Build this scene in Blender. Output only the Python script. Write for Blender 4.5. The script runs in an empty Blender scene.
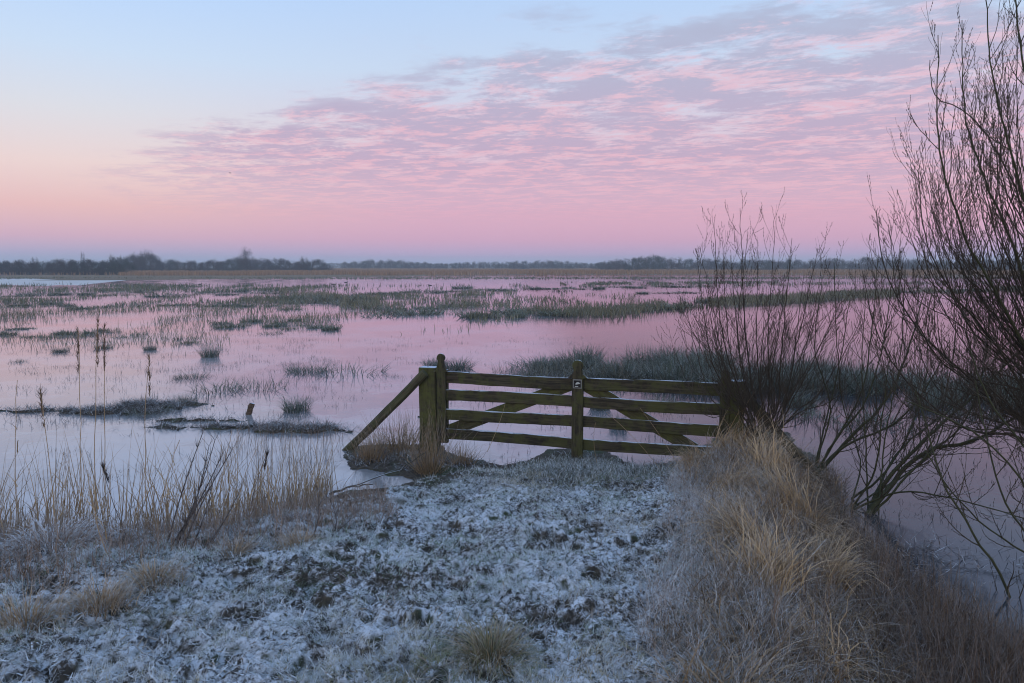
import bpy, math, random
import numpy as np
from mathutils import Vector, Matrix

random.seed(11)
rng = np.random.default_rng(11)
R = math.radians
scene = bpy.context.scene
C = scene.collection

# ------------------------------------------------------------------ camera
CAM_H, FPX, HOR = 2.35, 740.0, 266.0
PITCH = math.atan((341.5 - HOR) / FPX)
cam_d = bpy.data.cameras.new('camera')
cam = bpy.data.objects.new('camera', cam_d)
C.objects.link(cam)
cam.location = (0, 0, CAM_H)
cam.rotation_euler = (math.pi / 2 - PITCH, 0, 0)
cam_d.sensor_width = 36
cam_d.lens = FPX / 1024 * 36
cam_d.clip_start = 0.05
cam_d.clip_end = 5000
scene.camera = cam


def W(px, py, Y):
    """world point seen at picture position px, py at depth Y metres"""
    u, v = (px - 512) / FPX, (341.5 - py) / FPX
    d = Vector((u, math.cos(PITCH) + v * math.sin(PITCH), -math.sin(PITCH) + v * math.cos(PITCH)))
    return Vector((0, 0, CAM_H)) + d * (Y / d.y)


def G(px, py, z=0.0):
    """world point on the level z"""
    u, v = (px - 512) / FPX, (341.5 - py) / FPX
    d = Vector((u, math.cos(PITCH) + v * math.sin(PITCH), -math.sin(PITCH) + v * math.cos(PITCH)))
    return Vector((0, 0, CAM_H)) + d * ((z - CAM_H) / d.z)


def lin(r, g, b, k=1.0):
    f = lambda c: (c / 255 / 12.92 if c / 255 <= 0.04045 else ((c / 255 + 0.055) / 1.055) ** 2.4) * k
    return (f(r), f(g), f(b), 1.0)


# ------------------------------------------------------------------ node helper
class NT:
    def __init__(self, tree):
        self.t = tree
        tree.nodes.clear()

    def n(self, kind, **kw):
        nd = self.t.nodes.new(kind)
        for k, v in kw.items():
            if k.startswith('i_'):
                self.set(nd.inputs[k[2:].replace('_', ' ')], v)
            else:
                setattr(nd, k, v)
        return nd

    def set(self, sock, v):
        if isinstance(v, bpy.types.NodeSocket):
            self.t.links.new(v, sock)
        else:
            sock.default_value = v

    def m(self, op, a, b=None, c=None, clamp=False):
        nd = self.t.nodes.new('ShaderNodeMath')
        nd.operation = op
        nd.use_clamp = clamp
        for i, v in enumerate((a, b, c)):
            if v is not None:
                self.set(nd.inputs[i], v)
        return nd.outputs[0]

    def mix(self, f, a, b, blend='MIX'):
        nd = self.t.nodes.new('ShaderNodeMix')
        nd.data_type = 'RGBA'
        nd.blend_type = blend
        self.set(nd.inputs[0], f)
        self.set(nd.inputs[6], a)
        self.set(nd.inputs[7], b)
        return nd.outputs[2]

    def ramp(self, f, stops, interp='LINEAR'):
        nd = self.t.nodes.new('ShaderNodeValToRGB')
        cr = nd.color_ramp
        cr.interpolation = interp
        while len(cr.elements) < len(stops):
            cr.elements.new(1.0)
        for e, (p, c) in zip(cr.elements, stops):
            e.position = p
            e.color = c if len(c) == 4 else (*c, 1)
        self.set(nd.inputs[0], f)
        return nd.outputs[0]

    def sstep(self, x, lo, hi):
        nd = self.t.nodes.new('ShaderNodeMapRange')
        nd.interpolation_type = 'SMOOTHSTEP'
        self.set(nd.inputs[0], x)
        self.set(nd.inputs[1], lo)
        self.set(nd.inputs[2], hi)
        return nd.outputs[0]

    def noise(self, vec, scale, detail=4, rough=.55, lac=2.0, dist=0.0):
        nd = self.t.nodes.new('ShaderNodeTexNoise')
        nd.inputs['Scale'].default_value = scale
        nd.inputs['Detail'].default_value = detail
        nd.inputs['Roughness'].default_value = rough
        nd.inputs['Lacunarity'].default_value = lac
        nd.inputs['Distortion'].default_value = dist
        if vec is not None:
            self.set(nd.inputs['Vector'], vec)
        return nd.outputs[0]


def g4(v):
    return (v, v, v, 1)


# ------------------------------------------------------------------ sky (dawn: blue overhead, pink belt, altocumulus sheet)
world = bpy.data.worlds.new('World')
scene.world = world
world.use_nodes = True
t = NT(world.node_tree)
tc = t.n('ShaderNodeTexCoord').outputs['Generated']
nrm = t.n('ShaderNodeVectorMath', operation='NORMALIZE')
t.set(nrm.inputs[0], tc)
sp = t.n('ShaderNodeSeparateXYZ')
t.set(sp.inputs[0], nrm.outputs[0])
X, Y, Z = sp.outputs
hyp = t.m('MAXIMUM', t.m('SQRT', t.m('ADD', t.m('MULTIPLY', X, X), t.m('MULTIPLY', Y, Y))), 0.001)
el = t.m('MAXIMUM', t.m('DIVIDE', Z, hyp), 0.0)
u = t.m('SQRT', el, clamp=True)
left = t.ramp(u, [(0.0, lin(160, 186, 212)), (.08, lin(166, 178, 210)), (.125, lin(184, 174, 206)), (.187, lin(216, 176, 196)), (.265, lin(235, 190, 190)),
                  (.346, lin(238, 214, 212)), (.424, lin(222, 222, 230)), (.50, lin(203, 222, 246)), (.60, lin(180, 212, 255)),
                  (.80, lin(164, 198, 243)), (1.0, lin(154, 186, 233))])
right = t.ramp(u, [(0.0, lin(160, 184, 212)), (.08, lin(170, 176, 210)), (.125, lin(194, 170, 206)), (.187, lin(214, 168, 196)), (.265, lin(224, 174, 196)),
                   (.346, lin(228, 190, 208)), (.424, lin(216, 206, 224)), (.50, lin(200, 216, 240)), (.60, lin(182, 210, 248)),
                   (.80, lin(164, 198, 243)), (1.0, lin(154, 186, 233))])
az = t.m('DIVIDE', X, hyp)
base = t.mix(t.sstep(az, -.52, -.05), left, right)
# the sheet of cloud, laid out on a level high above
zz = t.m('ADD', t.m('MAXIMUM', Z, 0.0), 0.012)
cx = t.m('DIVIDE', X, zz)
cy = t.m('DIVIDE', Y, zz)
cmb = t.n('ShaderNodeCombineXYZ')
t.set(cmb.inputs[0], t.m('MULTIPLY', cx, 0.85))
t.set(cmb.inputs[1], t.m('ADD', cy, t.m('MULTIPLY', cx, 0.22)))
vec = cmb.outputs[0]
n_big = t.noise(vec, 1.3, 4, .6)
n_mid = t.noise(vec, 2.7, 6, .66, dist=.5)
n_fine = t.noise(vec, 13.0, 5, .7, dist=.5)
edge = t.m('MAXIMUM', t.m('SUBTRACT', 3.72, t.m('MULTIPLY', cx, .845)), t.m('SUBTRACT', 3.30, t.m('MULTIPLY', cx, .22)))
dist_in = t.m('ADD', t.m('SUBTRACT', cy, edge), t.m('ADD', .30, t.m('MULTIPLY', t.m('SUBTRACT', n_big, .5), 3.0)))
cover = t.sstep(dist_in, -.75, .70)
cover = t.m('MULTIPLY', cover, t.sstep(t.m('DIVIDE', cx, t.m('MAXIMUM', cy, .01)), -.74, -.30))
cover = t.m('MULTIPLY', cover, t.sstep(Y, .02, .2))
body = t.m('ADD', t.m('MULTIPLY', n_mid, .66), t.m('MULTIPLY', n_fine, .34))
thr = t.m('SUBTRACT', t.m('SUBTRACT', .60, t.m('MULTIPLY', cover, .225)), t.m('MULTIPLY', t.m('SUBTRACT', n_big, .47), .36))
dens = t.m('MULTIPLY', t.sstep(t.m('SUBTRACT', body, thr), -.06, .16), cover)
# low down the sheet thins into the pink belt
dens = t.m('MULTIPLY', dens, t.sstep(el, .03, .15))
n_lit = t.noise(vec, 3.0, 6, .7, dist=.6)
low = t.sstep(el, .33, .12)
litc = t.mix(low, lin(230, 194, 210), lin(229, 178, 197))
shade = t.mix(low, lin(174, 178, 204), lin(188, 164, 194))
ccol = t.mix(t.sstep(t.m('ADD', n_lit, t.m('SUBTRACT', t.m('MULTIPLY', t.m('SUBTRACT', .5, body), 1.1), t.m('MULTIPLY', t.sstep(el, .14, .34), .03))), .43, .63), shade, litc)
skyc = t.mix(t.m('MULTIPLY', dens, .85), base, ccol)
# the half of the sky behind the camera: paler and warmer where the sun is about to rise
back = t.sstep(Y, .35, -.55)
backc = t.ramp(u, [(0.0, lin(232, 205, 190)), (.3, lin(238, 214, 200)), (.55, lin(205, 212, 232)), (.8, lin(172, 198, 238)), (1.0, lin(154, 186, 233))])
skyc = t.mix(back, skyc, backc)
skyc = t.mix(t.sstep(Z, 0.0, -.05), skyc, lin(90, 92, 104))
bg = t.n('ShaderNodeBackground', i_Strength=1.0)
t.set(bg.inputs[0], skyc)
nish = t.n('ShaderNodeTexSky', sky_type='NISHITA', sun_disc=False, sun_elevation=R(1.0), sun_rotation=R(200))
bg2 = t.n('ShaderNodeBackground', i_Strength=0.02)
t.set(bg2.inputs[0], nish.outputs[0])
add = t.n('ShaderNodeAddShader')
t.set(add.inputs[0], bg.outputs[0])
t.set(add.inputs[1], bg2.outputs[0])
out = t.n('ShaderNodeOutputWorld')
t.set(out.inputs[0], add.outputs[0])

# faint wide glow from the side where the sun will come up (behind and to the left)
sun_d = bpy.data.lights.new('sun', 'SUN')
sun_d.energy = 0.35
sun_d.angle = R(40)
sun_d.color = (1.0, .86, .74)
sun = bpy.data.objects.new('sun', sun_d)
C.objects.link(sun)
sun.rotation_euler = (R(66), 0, R(-22))

scene.view_settings.view_transform = 'Standard'
scene.view_settings.look = 'None'
scene.view_settings.exposure = 0.0
scene.view_settings.gamma = 1.0
scene.view_settings.use_curve_mapping = False
scene.render.engine = 'CYCLES'
scene.cycles.use_denoising = True
scene.cycles.filter_width = 1.1
scene.cycles.max_bounces = 6
scene.cycles.diffuse_bounces = 2
scene.cycles.glossy_bounces = 3
scene.cycles.volume_bounces = 1
scene.cycles.transparent_max_bounces = 8


# ------------------------------------------------------------------ object helpers
def tag(o, label=None, cat=None, group=None, kind=None):
    if label: o['label'] = label
    if cat: o['category'] = cat
    if group: o['group'] = group
    if kind: o['kind'] = kind
    return o


def empty(name, loc, rz=0.0):
    o = bpy.data.objects.new(name, None)
    C.objects.link(o)
    o.location = loc
    o.rotation_euler = (0, 0, rz)
    o.empty_display_size = .1
    return o


def np_mesh(name, V, F, mat, parent=None, tint=None, smooth=True, loc=None):
    """V (n,3), F (m,4) or (m,3) arrays -> one mesh object"""
    V = np.asarray(V, np.float32)
    F = np.asarray(F, np.int32)
    me = bpy.data.meshes.new(name)
    me.vertices.add(len(V))
    me.vertices.foreach_set('co', V.ravel())
    k = F.shape[1]
    me.loops.add(F.size)
    me.polygons.add(len(F))
    me.loops.foreach_set('vertex_index', F.ravel())
    me.polygons.foreach_set('loop_start', np.arange(0, F.size, k, dtype=np.int32))
    me.polygons.foreach_set('use_smooth', np.full(len(F), smooth))
    if tint is not None:
        a = me.color_attributes.new('tint', 'FLOAT_COLOR', 'POINT')
        a.data.foreach_set('color', np.asarray(tint, np.float32).ravel())
    me.update(calc_edges=True)
    me.materials.append(mat)
    o = bpy.data.objects.new(name, me)
    C.objects.link(o)
    if parent is not None: o.parent = parent
    if loc is not None: o.location = loc
    return o


def copy_tree(o, parent=None):
    c = o.copy()
    C.objects.link(c)
    if parent is not None: c.parent = parent
    for ch in list(o.children):
        copy_tree(ch, c)
    return c


class Bag:
    """collects pieces of geometry (quads) for one mesh"""
    def __init__(self):
        self.V, self.F, self.T, self.n = [], [], [], 0

    def add(self, V, F, T=None):
        V = np.asarray(V, float)
        self.V.append(V)
        self.F.append(np.asarray(F, int) + self.n)
        if T is not None: self.T.append(np.broadcast_to(np.asarray(T, float), (len(V), 4)))
        self.n += len(V)

    def build(self, name, mat, parent=None, smooth=True, loc=None):
        return np_mesh(name, np.concatenate(self.V), np.concatenate(self.F), mat, parent,
                       np.concatenate(self.T) if self.T else None, smooth, loc)


def blades(P, az, length, lean, curve, width, nseg=4, sides=2, taper=1.4, tip=.08, tint=None, wob=0.0, frost_tip=0.0, face=None):
    """many bent blades or stalks at once; returns V, F, T"""
    n = len(P)
    b = lambda a: np.broadcast_to(np.asarray(a, float), (n,)).copy()
    az, length, lean, curve, width = map(b, (az, length, lean, curve, width))
    ds = length / nseg
    pos = np.array(P, float)
    ring = []
    pts = [pos.copy()]
    for k in range(nseg):
        th = lean + curve * ((k + .5) / nseg) ** 1.3
        a2 = az + (rng.normal(0, wob, n) if wob else 0)
        pos = pos + np.stack([np.sin(th) * np.cos(a2), np.sin(th) * np.sin(a2), np.cos(th)], 1) * ds[:, None]
        pts.append(pos.copy())
    fa = (az + math.pi / 2 + rng.normal(0, .6, n)) if face is None else b(face)
    wd = np.stack([np.cos(fa), np.sin(fa), np.zeros(n)], 1)
    wd2 = np.stack([-np.sin(fa), np.cos(fa), np.zeros(n)], 1)
    for k, p in enumerate(pts):
        q = k / nseg
        w = width * (1 - (1 - tip) * q ** taper) / 2
        if sides == 2:
            ring.append(np.stack([p - wd * w[:, None], p + wd * w[:, None]], 1))
        else:
            ring.append(np.stack([p + (wd * math.cos(2 * math.pi * s / sides) + wd2 * math.sin(2 * math.pi * s / sides)) * w[:, None] for s in range(sides)], 1))
    A = np.stack(ring, 1)                       # n, nseg+1, sides, 3
    per = (nseg + 1) * sides
    V = A.reshape(-1, 3)
    f = []
    for k in range(nseg):
        if sides == 2:
            f.append([k * 2, k * 2 + 1, k * 2 + 3, k * 2 + 2])
        else:
            for s in range(sides):
                s2 = (s + 1) % sides
                f.append([k * sides + s, k * sides + s2, (k + 1) * sides + s2, (k + 1) * sides + s])
    F = (np.array(f)[None] + (np.arange(n) * per)[:, None, None]).reshape(-1, 4)
    T = None
    if tint is not None:
        T = np.repeat(np.asarray(tint, float), per, 0)
        if frost_tip:
            q = np.tile(np.repeat(np.linspace(0, 1, nseg + 1), sides), n)
            T[:, 1] = np.clip(T[:, 1] + frost_tip * (q - .4), 0, 1)
    return V, F, T


def tints(n, a=(0, 1), frost=(0, .3), v=(.7, 1.2)):
    return np.stack([rng.uniform(*a, n), rng.uniform(*frost, n), rng.uniform(*v, n), np.ones(n)], 1)


def tube(pts, rad, sides=5, tint=None, jit=0.0):
    """a round tapering limb through pts"""
    pts = np.asarray(pts, float)
    rad = np.broadcast_to(np.asarray(rad, float), (len(pts),))
    tan = np.gradient(pts, axis=0)
    tan /= np.maximum(np.linalg.norm(tan, axis=1, keepdims=True), 1e-9)
    ref = np.array([0.31, 0.87, 0.12]) if abs(tan[0][1]) < .8 else np.array([1., 0, .1])
    V = []
    for p, tn, r in zip(pts, tan, rad):
        a = np.cross(tn, ref); a /= max(np.linalg.norm(a), 1e-9)
        b = np.cross(tn, a)
        ang = np.arange(sides) * 2 * math.pi / sides
        rr = r * (1 + (rng.uniform(-jit, jit, sides) if jit else 0))
        V.append(p + (np.cos(ang) * rr)[:, None] * a + (np.sin(ang) * rr)[:, None] * b)
    V = np.concatenate(V)
    F = []
    for k in range(len(pts) - 1):
        for s in range(sides):
            s2 = (s + 1) % sides
            F.append([k * sides + s, k * sides + s2, (k + 1) * sides + s2, (k + 1) * sides + s])
    return V, np.array(F)


# value noise in numpy
_tab = rng.random((256, 256))


def vnoise(x, y, s, ox=0.0, oy=0.0):
    x, y = x * s + ox + 500, y * s + oy + 500
    xi, yi = np.floor(x).astype(int), np.floor(y).astype(int)
    fx, fy = x - xi, y - yi
    fx, fy = fx * fx * (3 - 2 * fx), fy * fy * (3 - 2 * fy)
    g = lambda a, b: _tab[a % 256, b % 256]
    return (g(xi, yi) * (1 - fx) + g(xi + 1, yi) * fx) * (1 - fy) + (g(xi, yi + 1) * (1 - fx) + g(xi + 1, yi + 1) * fx) * fy


def fbm(x, y, s, oct=4, ox=0.0):
    a, tot, v = 1.0, 0.0, 0.0
    for i in range(oct):
        v = v + a * vnoise(x, y, s * 2 ** i, ox + i * 17.3, i * 9.1)
        tot += a
        a *= .55
    return v / tot


# ------------------------------------------------------------------ materials
def mat(name):
    m = bpy.data.materials.new(name)
    m.use_nodes = True
    return m, NT(m.node_tree)


def finish(t, col, rough=.8, spec=.3, bump=None, bdist=.01, bstr=.6):
    p = t.n('ShaderNodeBsdfPrincipled')
    t.set(p.inputs['Base Color'], col)
    t.set(p.inputs['Roughness'], rough)
    t.set(p.inputs['Specular IOR Level'], spec)
    if bump is not None:
        b = t.n('ShaderNodeBump', i_Strength=bstr, i_Distance=bdist)
        t.set(b.inputs['Height'], bump)
        t.set(p.inputs['Normal'], b.outputs[0])
    o = t.n('ShaderNodeOutputMaterial')
    t.set(o.inputs[0], p.outputs[0])
    return p


FROST = (.62, .67, .71, 1)


def blade_mat(name, ca, cb, frost=FROST):
    m, t = mat(name)
    at = t.n('ShaderNodeAttribute', attribute_name='tint')
    s = t.n('ShaderNodeSeparateColor')
    t.set(s.inputs[0], at.outputs['Color'])
    col = t.mix(s.outputs[0], (*ca, 1), (*cb, 1))
    vv = t.n('ShaderNodeCombineXYZ')
    for i in range(3): t.set(vv.inputs[i], s.outputs[2])
    col = t.mix(1.0, col, vv.outputs[0], 'MULTIPLY')
    geo = t.n('ShaderNodeNewGeometry')
    nz = t.noise(geo.outputs['Position'], 38, 2)
    fr = t.m('MULTIPLY', t.sstep(nz, .3, .62), s.outputs[1], clamp=True)
    col = t.mix(fr, col, frost)
    finish(t, col, .85, .15)
    return m


M = {}
M['straw'] = blade_mat('dry_straw', (.53, .36, .185), (.30, .20, .10))
M['brown'] = blade_mat('dead_weed', (.20, .12, .075), (.33, .215, .125))
M['rush'] = blade_mat('rush_green', (.045, .075, .045), (.115, .105, .060))
M['rush_far'] = blade_mat('far_sedge', (.055, .088, .040), (.21, .17, .09))
M['reed'] = blade_mat('reed_bed_tan', (.36, .22, .115), (.25, .155, .085))
M['grass'] = blade_mat('short_grass', (.085, .13, .055), (.20, .17, .095), (.70, .745, .78, 1))
M['tuft'] = blade_mat('green_straw_tuft', (.33, .24, .14), (.12, .13, .06))
M['litter'] = blade_mat('leaf_litter', (.13, .095, .065), (.20, .155, .105))
M['twig'] = blade_mat('dead_twig', (.05, .035, .028), (.09, .065, .05))

# ground
m, t = mat('frosted_ground')
geo = t.n('ShaderNodeNewGeometry')
pos = geo.outputs['Position']
s = t.n('ShaderNodeSeparateXYZ'); t.set(s.inputs[0], geo.outputs['Normal'])
sp = t.n('ShaderNodeSeparateXYZ'); t.set(sp.inputs[0], pos)
n1 = t.noise(pos, 3.0, 5, .6)
n2 = t.noise(pos, 24, 5, .65)
n3 = t.noise(pos, 90, 3, .6)
soil = t.mix(t.sstep(n2, .35, .65), (.045, .040, .034, 1), (.105, .086, .064, 1))
soil = t.mix(t.sstep(n1, .45, .65), soil, (.055, .070, .036, 1))
fr = t.m('ADD', t.m('MULTIPLY', n2, .55), t.m('ADD', t.m('MULTIPLY', n3, .30), t.m('MULTIPLY', n1, .35)))
fr = t.sstep(t.m('ADD', fr, t.m('MULTIPLY', t.m('SUBTRACT', t.noise(pos, 1.1, 4, .6), .5), .14)), .515, .68)
fr = t.m('MULTIPLY', fr, t.sstep(s.outputs[2], .62, .93))
fr = t.m('MULTIPLY', fr, t.sstep(t.m('ADD', sp.outputs[2], t.m('MULTIPLY', n2, .06)), .14, .28))
far = t.sstep(sp.outputs[1], 60, 150)
col = t.mix(fr, soil, (.66, .70, .75, 1))
col = t.mix(far, col, (.20, .145, .085, 1))
finish(t, col, .85, .2, t.m('ADD', t.m('MULTIPLY', n2, .6), t.m('MULTIPLY', n3, .4)), .03, .7)
M['ground'] = m

# water: still, thinly frozen, with a skin of ice that dulls the mirror
m, t = mat('icy_water')
geo = t.n('ShaderNodeNewGeometry')
pos = geo.outputs['Position']
lw = t.n('ShaderNodeFresnel', i_IOR=1.5)
n1 = t.noise(pos, .35, 4, .55)
n2 = t.noise(pos, 2.2, 5, .65, dist=.5)
mp = t.n('ShaderNodeMapping'); t.set(mp.inputs[0], pos); mp.inputs['Scale'].default_value = (1.0, .35, 1)
n3 = t.noise(mp.outputs[0], 11, 4, .6)
rough = t.m('ADD', .02, t.m('MULTIPLY', t.sstep(t.m('ADD', n1, t.m('MULTIPLY', n2, .3)), .45, .85), .11))
bmp = t.n('ShaderNodeBump', i_Strength=.10, i_Distance=.012)
t.set(bmp.inputs['Height'], t.m('ADD', n3, t.m('MULTIPLY', n2, 2.0)))
gl = t.n('ShaderNodeBsdfGlossy'); t.set(gl.inputs['Color'], (.88, .81, .86, 1)); t.set(gl.inputs['Roughness'], rough)
t.set(gl.inputs['Normal'], bmp.outputs[0])
df = t.n('ShaderNodeBsdfDiffuse')
sx = t.n('ShaderNodeSeparateXYZ'); t.set(sx.inputs[0], pos)
clear = t.sstep(t.m('ADD', sx.outputs[0], t.m('MULTIPLY', n1, 2.0)), 1.2, 3.6)      # willow shade and dim reflections put into the colour at right; whiter ice left
icec = t.mix(t.m('ADD', t.m('MULTIPLY', t.sstep(t.m('ADD', n1, t.m('MULTIPLY', n2, .4)), .50, .85), .65), t.m('MULTIPLY', t.sstep(t.m('ADD', n1, t.m('MULTIPLY', n2, .35)), .655, .675), .35)), (.20, .22, .24, 1), (.36, .39, .41, 1))
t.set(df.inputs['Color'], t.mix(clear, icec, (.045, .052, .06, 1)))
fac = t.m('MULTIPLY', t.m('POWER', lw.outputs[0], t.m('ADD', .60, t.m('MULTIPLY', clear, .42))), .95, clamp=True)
mx = t.n('ShaderNodeMixShader'); t.set(mx.inputs[0], fac)
t.set(mx.inputs[1], df.outputs[0]); t.set(mx.inputs[2], gl.outputs[0])
o = t.n('ShaderNodeOutputMaterial'); t.set(o.inputs[0], mx.outputs[0])
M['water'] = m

m, t = mat('frosty_ice')
pos = t.n('ShaderNodeNewGeometry').outputs['Position']
n1 = t.noise(pos, .25, 4, .6)
p = finish(t, t.mix(n1, (.22, .30, .33, 1), (.44, .52, .55, 1)), .35, .5)
M['ice'] = m

# wood
def wood_mat(name, dark, light, green, amt):
    m, t = mat(name)
    geo = t.n('ShaderNodeNewGeometry')
    tc = t.n('ShaderNodeTexCoord').outputs['Object']
    s = t.n('ShaderNodeSeparateXYZ'); t.set(s.inputs[0], geo.outputs['Normal'])
    at = t.n('ShaderNodeAttribute', attribute_name='grain').outputs['Vector']
    mp = t.n('ShaderNodeMapping'); t.set(mp.inputs[0], at); mp.inputs['Scale'].default_value = (1.2, 16, 16)
    g = t.noise(mp.outputs[0], 3.0, 5, .65, dist=.3)
    mp2 = t.n('ShaderNodeMapping'); t.set(mp2.inputs[0], at); mp2.inputs['Scale'].default_value = (1.0, 60, 60)
    g2 = t.noise(mp2.outputs[0], 3.0, 3, .6)
    n1 = t.noise(tc, 4.5, 5, .65)
    n2 = t.noise(tc, 22, 4, .6)
    col = t.mix(t.sstep(g, .35, .68), (*dark, 1), (*light, 1))
    col = t.mix(t.m('MULTIPLY', t.sstep(g2, .52, .7), .55), col, (.016, .014, .012, 1))
    col = t.mix(t.m('MULTIPLY', t.sstep(t.m('ADD', n1, t.m('MULTIPLY', n2, .35)), .58, .80), amt), col, (*green, 1))
    fr = t.m('MULTIPLY', t.sstep(s.outputs[2], .70, .93), t.sstep(t.m('ADD', n2, t.m('MULTIPLY', n1, .5)), .50, .72))
    col = t.mix(fr, col, (.60, .66, .74, 1))
    finish(t, col, .82, .25, t.m('ADD', g, t.m('MULTIPLY', g2, .6)), .004, .8)
    return m


M['wood'] = wood_mat('mossy_wood', (.026, .023, .016), (.084, .072, .045), (.080, .086, .027), .72)
M['wood_green'] = wood_mat('algae_wood', (.040, .038, .019), (.092, .084, .044), (.092, .102, .027), .8)
M['wood_grey'] = wood_mat('weathered_wood', (.048, .042, .026), (.125, .105, .070), (.07, .085, .03), .5)


M['wood_brown'] = wood_mat('brown_wood', (.06, .042, .03), (.14, .095, .065), (.12, .08, .03), .3)


def plain(name, col, rough=.6, var=.25, scale=20):
    m, t = mat(name)
    tc = t.n('ShaderNodeTexCoord').outputs['Object']
    n = t.noise(tc, scale, 4, .6)
    finish(t, t.mix(n, tuple(c * (1 - var) for c in col) + (1,), tuple(min(1, c * (1 + var)) for c in col) + (1,)), rough, .3)
    return m


M['plate'] = plain('white_plastic', (.22, .23, .22), .5, .2)
M['plate_dark'] = plain('black_print', (.012, .012, .014), .5)
M['emblem'] = plain('pale_print', (.50, .54, .52), .5, .1)
M['bark'] = plain('willow_bark', (.050, .040, .028), .85, .55, 14)
M['bark_moss'] = plain('mossy_willow_bark', (.052, .054, .026), .85, .6, 9)
M['shoot'] = plain('willow_shoot', (.066, .052, .036), .7, .35, 6)
M['tree_bark'] = plain('grey_bark', (.055, .048, .042), .9, .3, 3)
M['tree_twig'] = plain('far_twig', (.045, .042, .040), .9, .35, 1.0)
M['tree_twig2'] = plain('far_twig_brown', (.062, .048, .040), .9, .35, 1.0)
M['tree_green'] = plain('far_evergreen', (.038, .052, .036), .9, .35, 1.0)
M['feather'] = plain('dark_feather', (.035, .028, .024), .7, .3, 8)

# ------------------------------------------------------------------ the ground: one sheet from behind the camera to the horizon
shore_px = [(-330, 556), (-120, 552), (0, 548), (60, 541), (130, 540), (220, 529), (290, 516), (330, 498), (345, 491), (395, 487), (408, 480), (385, 474),
            (356, 466), (342, 455), (352, 447), (392, 445), (440, 447), (462, 459), (500, 465), (528, 462), (548, 450), (585, 447),
            (612, 455), (640, 467), (690, 462), (712, 440), (745, 424), (790, 432), (822, 466), (838, 505), (848, 548), (866, 590), (886, 630), (912, 680), (950, 760)]
poly = [tuple(G(a, b)[:2]) for a, b in shore_px]
poly = poly + [(1.55, 1.4), (3.0, -4), (12, -60), (-40, -60), (-40, poly[0][1] - .5)]
poly = np.array(poly)


def sdf(x, y, pl=poly):
    d = np.full(x.shape, 1e9)
    ins = np.zeros(x.shape, bool)
    n = len(pl)
    for i in range(n):
        ax, ay = pl[i]; bx, by = pl[(i + 1) % n]
        ex, ey = bx - ax, by - ay
        L = ex * ex + ey * ey
        if L < 1e-12: continue
        tt = np.clip(((x - ax) * ex + (y - ay) * ey) / L, 0, 1)
        d = np.minimum(d, (x - ax - tt * ex) ** 2 + (y - ay - tt * ey) ** 2)
        c = (ay > y) != (by > y)
        with np.errstate(divide='ignore', invalid='ignore'):
            xi = ax + (y - ay) * ex / (ey if abs(ey) > 1e-12 else 1e-12)
        ins ^= c & (x < xi)
    d = np.sqrt(d)
    return np.where(ins, d, -d)


def isle(px, py, rx, ry, hgt):
    p = G(px, py)
    return (p.x, p.y, rx, ry, hgt)


isles = [isle(150, 409, .60, .34, .10), (isle(105, 413, .8, .22, .05)), isle(25, 411, 1.6, .20, .035), isle(240, 428, 1.2, .16, .045),
         isle(300, 431, .7, .16, .045), isle(185, 405, .5, .2, .05), isle(60, 412, .7, .10, .05), isle(200, 421, .6, .10, .045), isle(-60, 410, 1.4, .22, .05),
         isle(450, 418, .5, .10, .02), isle(470, 482, .4, .2, .03)]


def height(x, y):
    x = np.asarray(x, float); y = np.asarray(y, float)
    d = sdf(x, y) + (fbm(x, y, 1.7, 3) - .5) * .30 + (fbm(x, y, 6, 3, 5) - .5) * .16
    base = np.clip(.085 + (8.3 - y) * .088, .07, .62)
    k = np.clip(d / .95, 0, 1); k = k * k * (3 - 2 * k)
    inside = .012 + (base - .012) * k
    # right-hand mound under the long grass, left bank
    md = np.exp(-(((x - 2.35) / .62) ** 2 + ((y - 7.0) / 1.05) ** 2)) * .24 + np.exp(-(((x - 1.75) / .55) ** 2 + ((y - 4.9) / 1.3) ** 2)) * .17
    md = md + np.exp(-(((x + 3.2) / 1.3) ** 2 + ((y - 4.6) / .45) ** 2)) * .10
    inside = inside + md * k
    # trodden, clodded soil and tussocky turf
    land = np.clip(d / .3, 0, 1)
    c1 = fbm(x, y, 2.2, 3, 40) - .5
    c2 = 1 - np.abs(fbm(x, y, 6.5, 3, 80) * 2 - 1) * 1.6
    c3 = fbm(x, y, 19, 3, 120) - .5
    amp = np.clip((9.5 - y) / 3.5, .35, 1)
    rough = c1 * .13 + (c2 - .6) * .085 + c3 * .080 + (fbm(x, y, 34, 2, 160) - .5) * .035
    inside = inside + rough * land * amp
    outside = np.maximum(-.30, -.02 + d * .30)
    z = np.where(d > 0, np.maximum(inside, .004), outside)
    for (ix, iy, rx, ry, hh) in isles:
        q = 1 - ((x - ix) / rx) ** 2 - ((y - iy) / ry) ** 2 + (fbm(x, y, 3.5, 5, 60) - .55) * 4.2
        zi = np.where(q > 0, hh * np.clip(q, 0, 1) ** .6 + c3 * .05 * np.clip(q * 2, 0, 1), -.3)
        z = np.maximum(z, zi)
    # far shore
    edge = 178 + (vnoise(x, y * 0, .02) - .5) * 50 + (vnoise(x, y * 0, .09, 9) - .5) * 12
    edge = edge - 34 * np.exp(-((x + 70) / 28) ** 2)
    z = np.where(y > edge, np.minimum(.10, (y - edge) * .02), z)
    return z


def axis(lo, hi, step, far_lo, far_hi, g=1.16):
    a = list(np.arange(lo, hi, step))
    s, v = step, hi
    while v < far_hi:
        a.append(v); s = min(s * g, 60); v += s
    a.append(far_hi)
    s, v, b = step, lo, []
    while v > far_lo:
        s = min(s * g, 60); v -= s
        b.append(max(v, far_lo))
    return np.array(b[::-1] + a)


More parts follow.
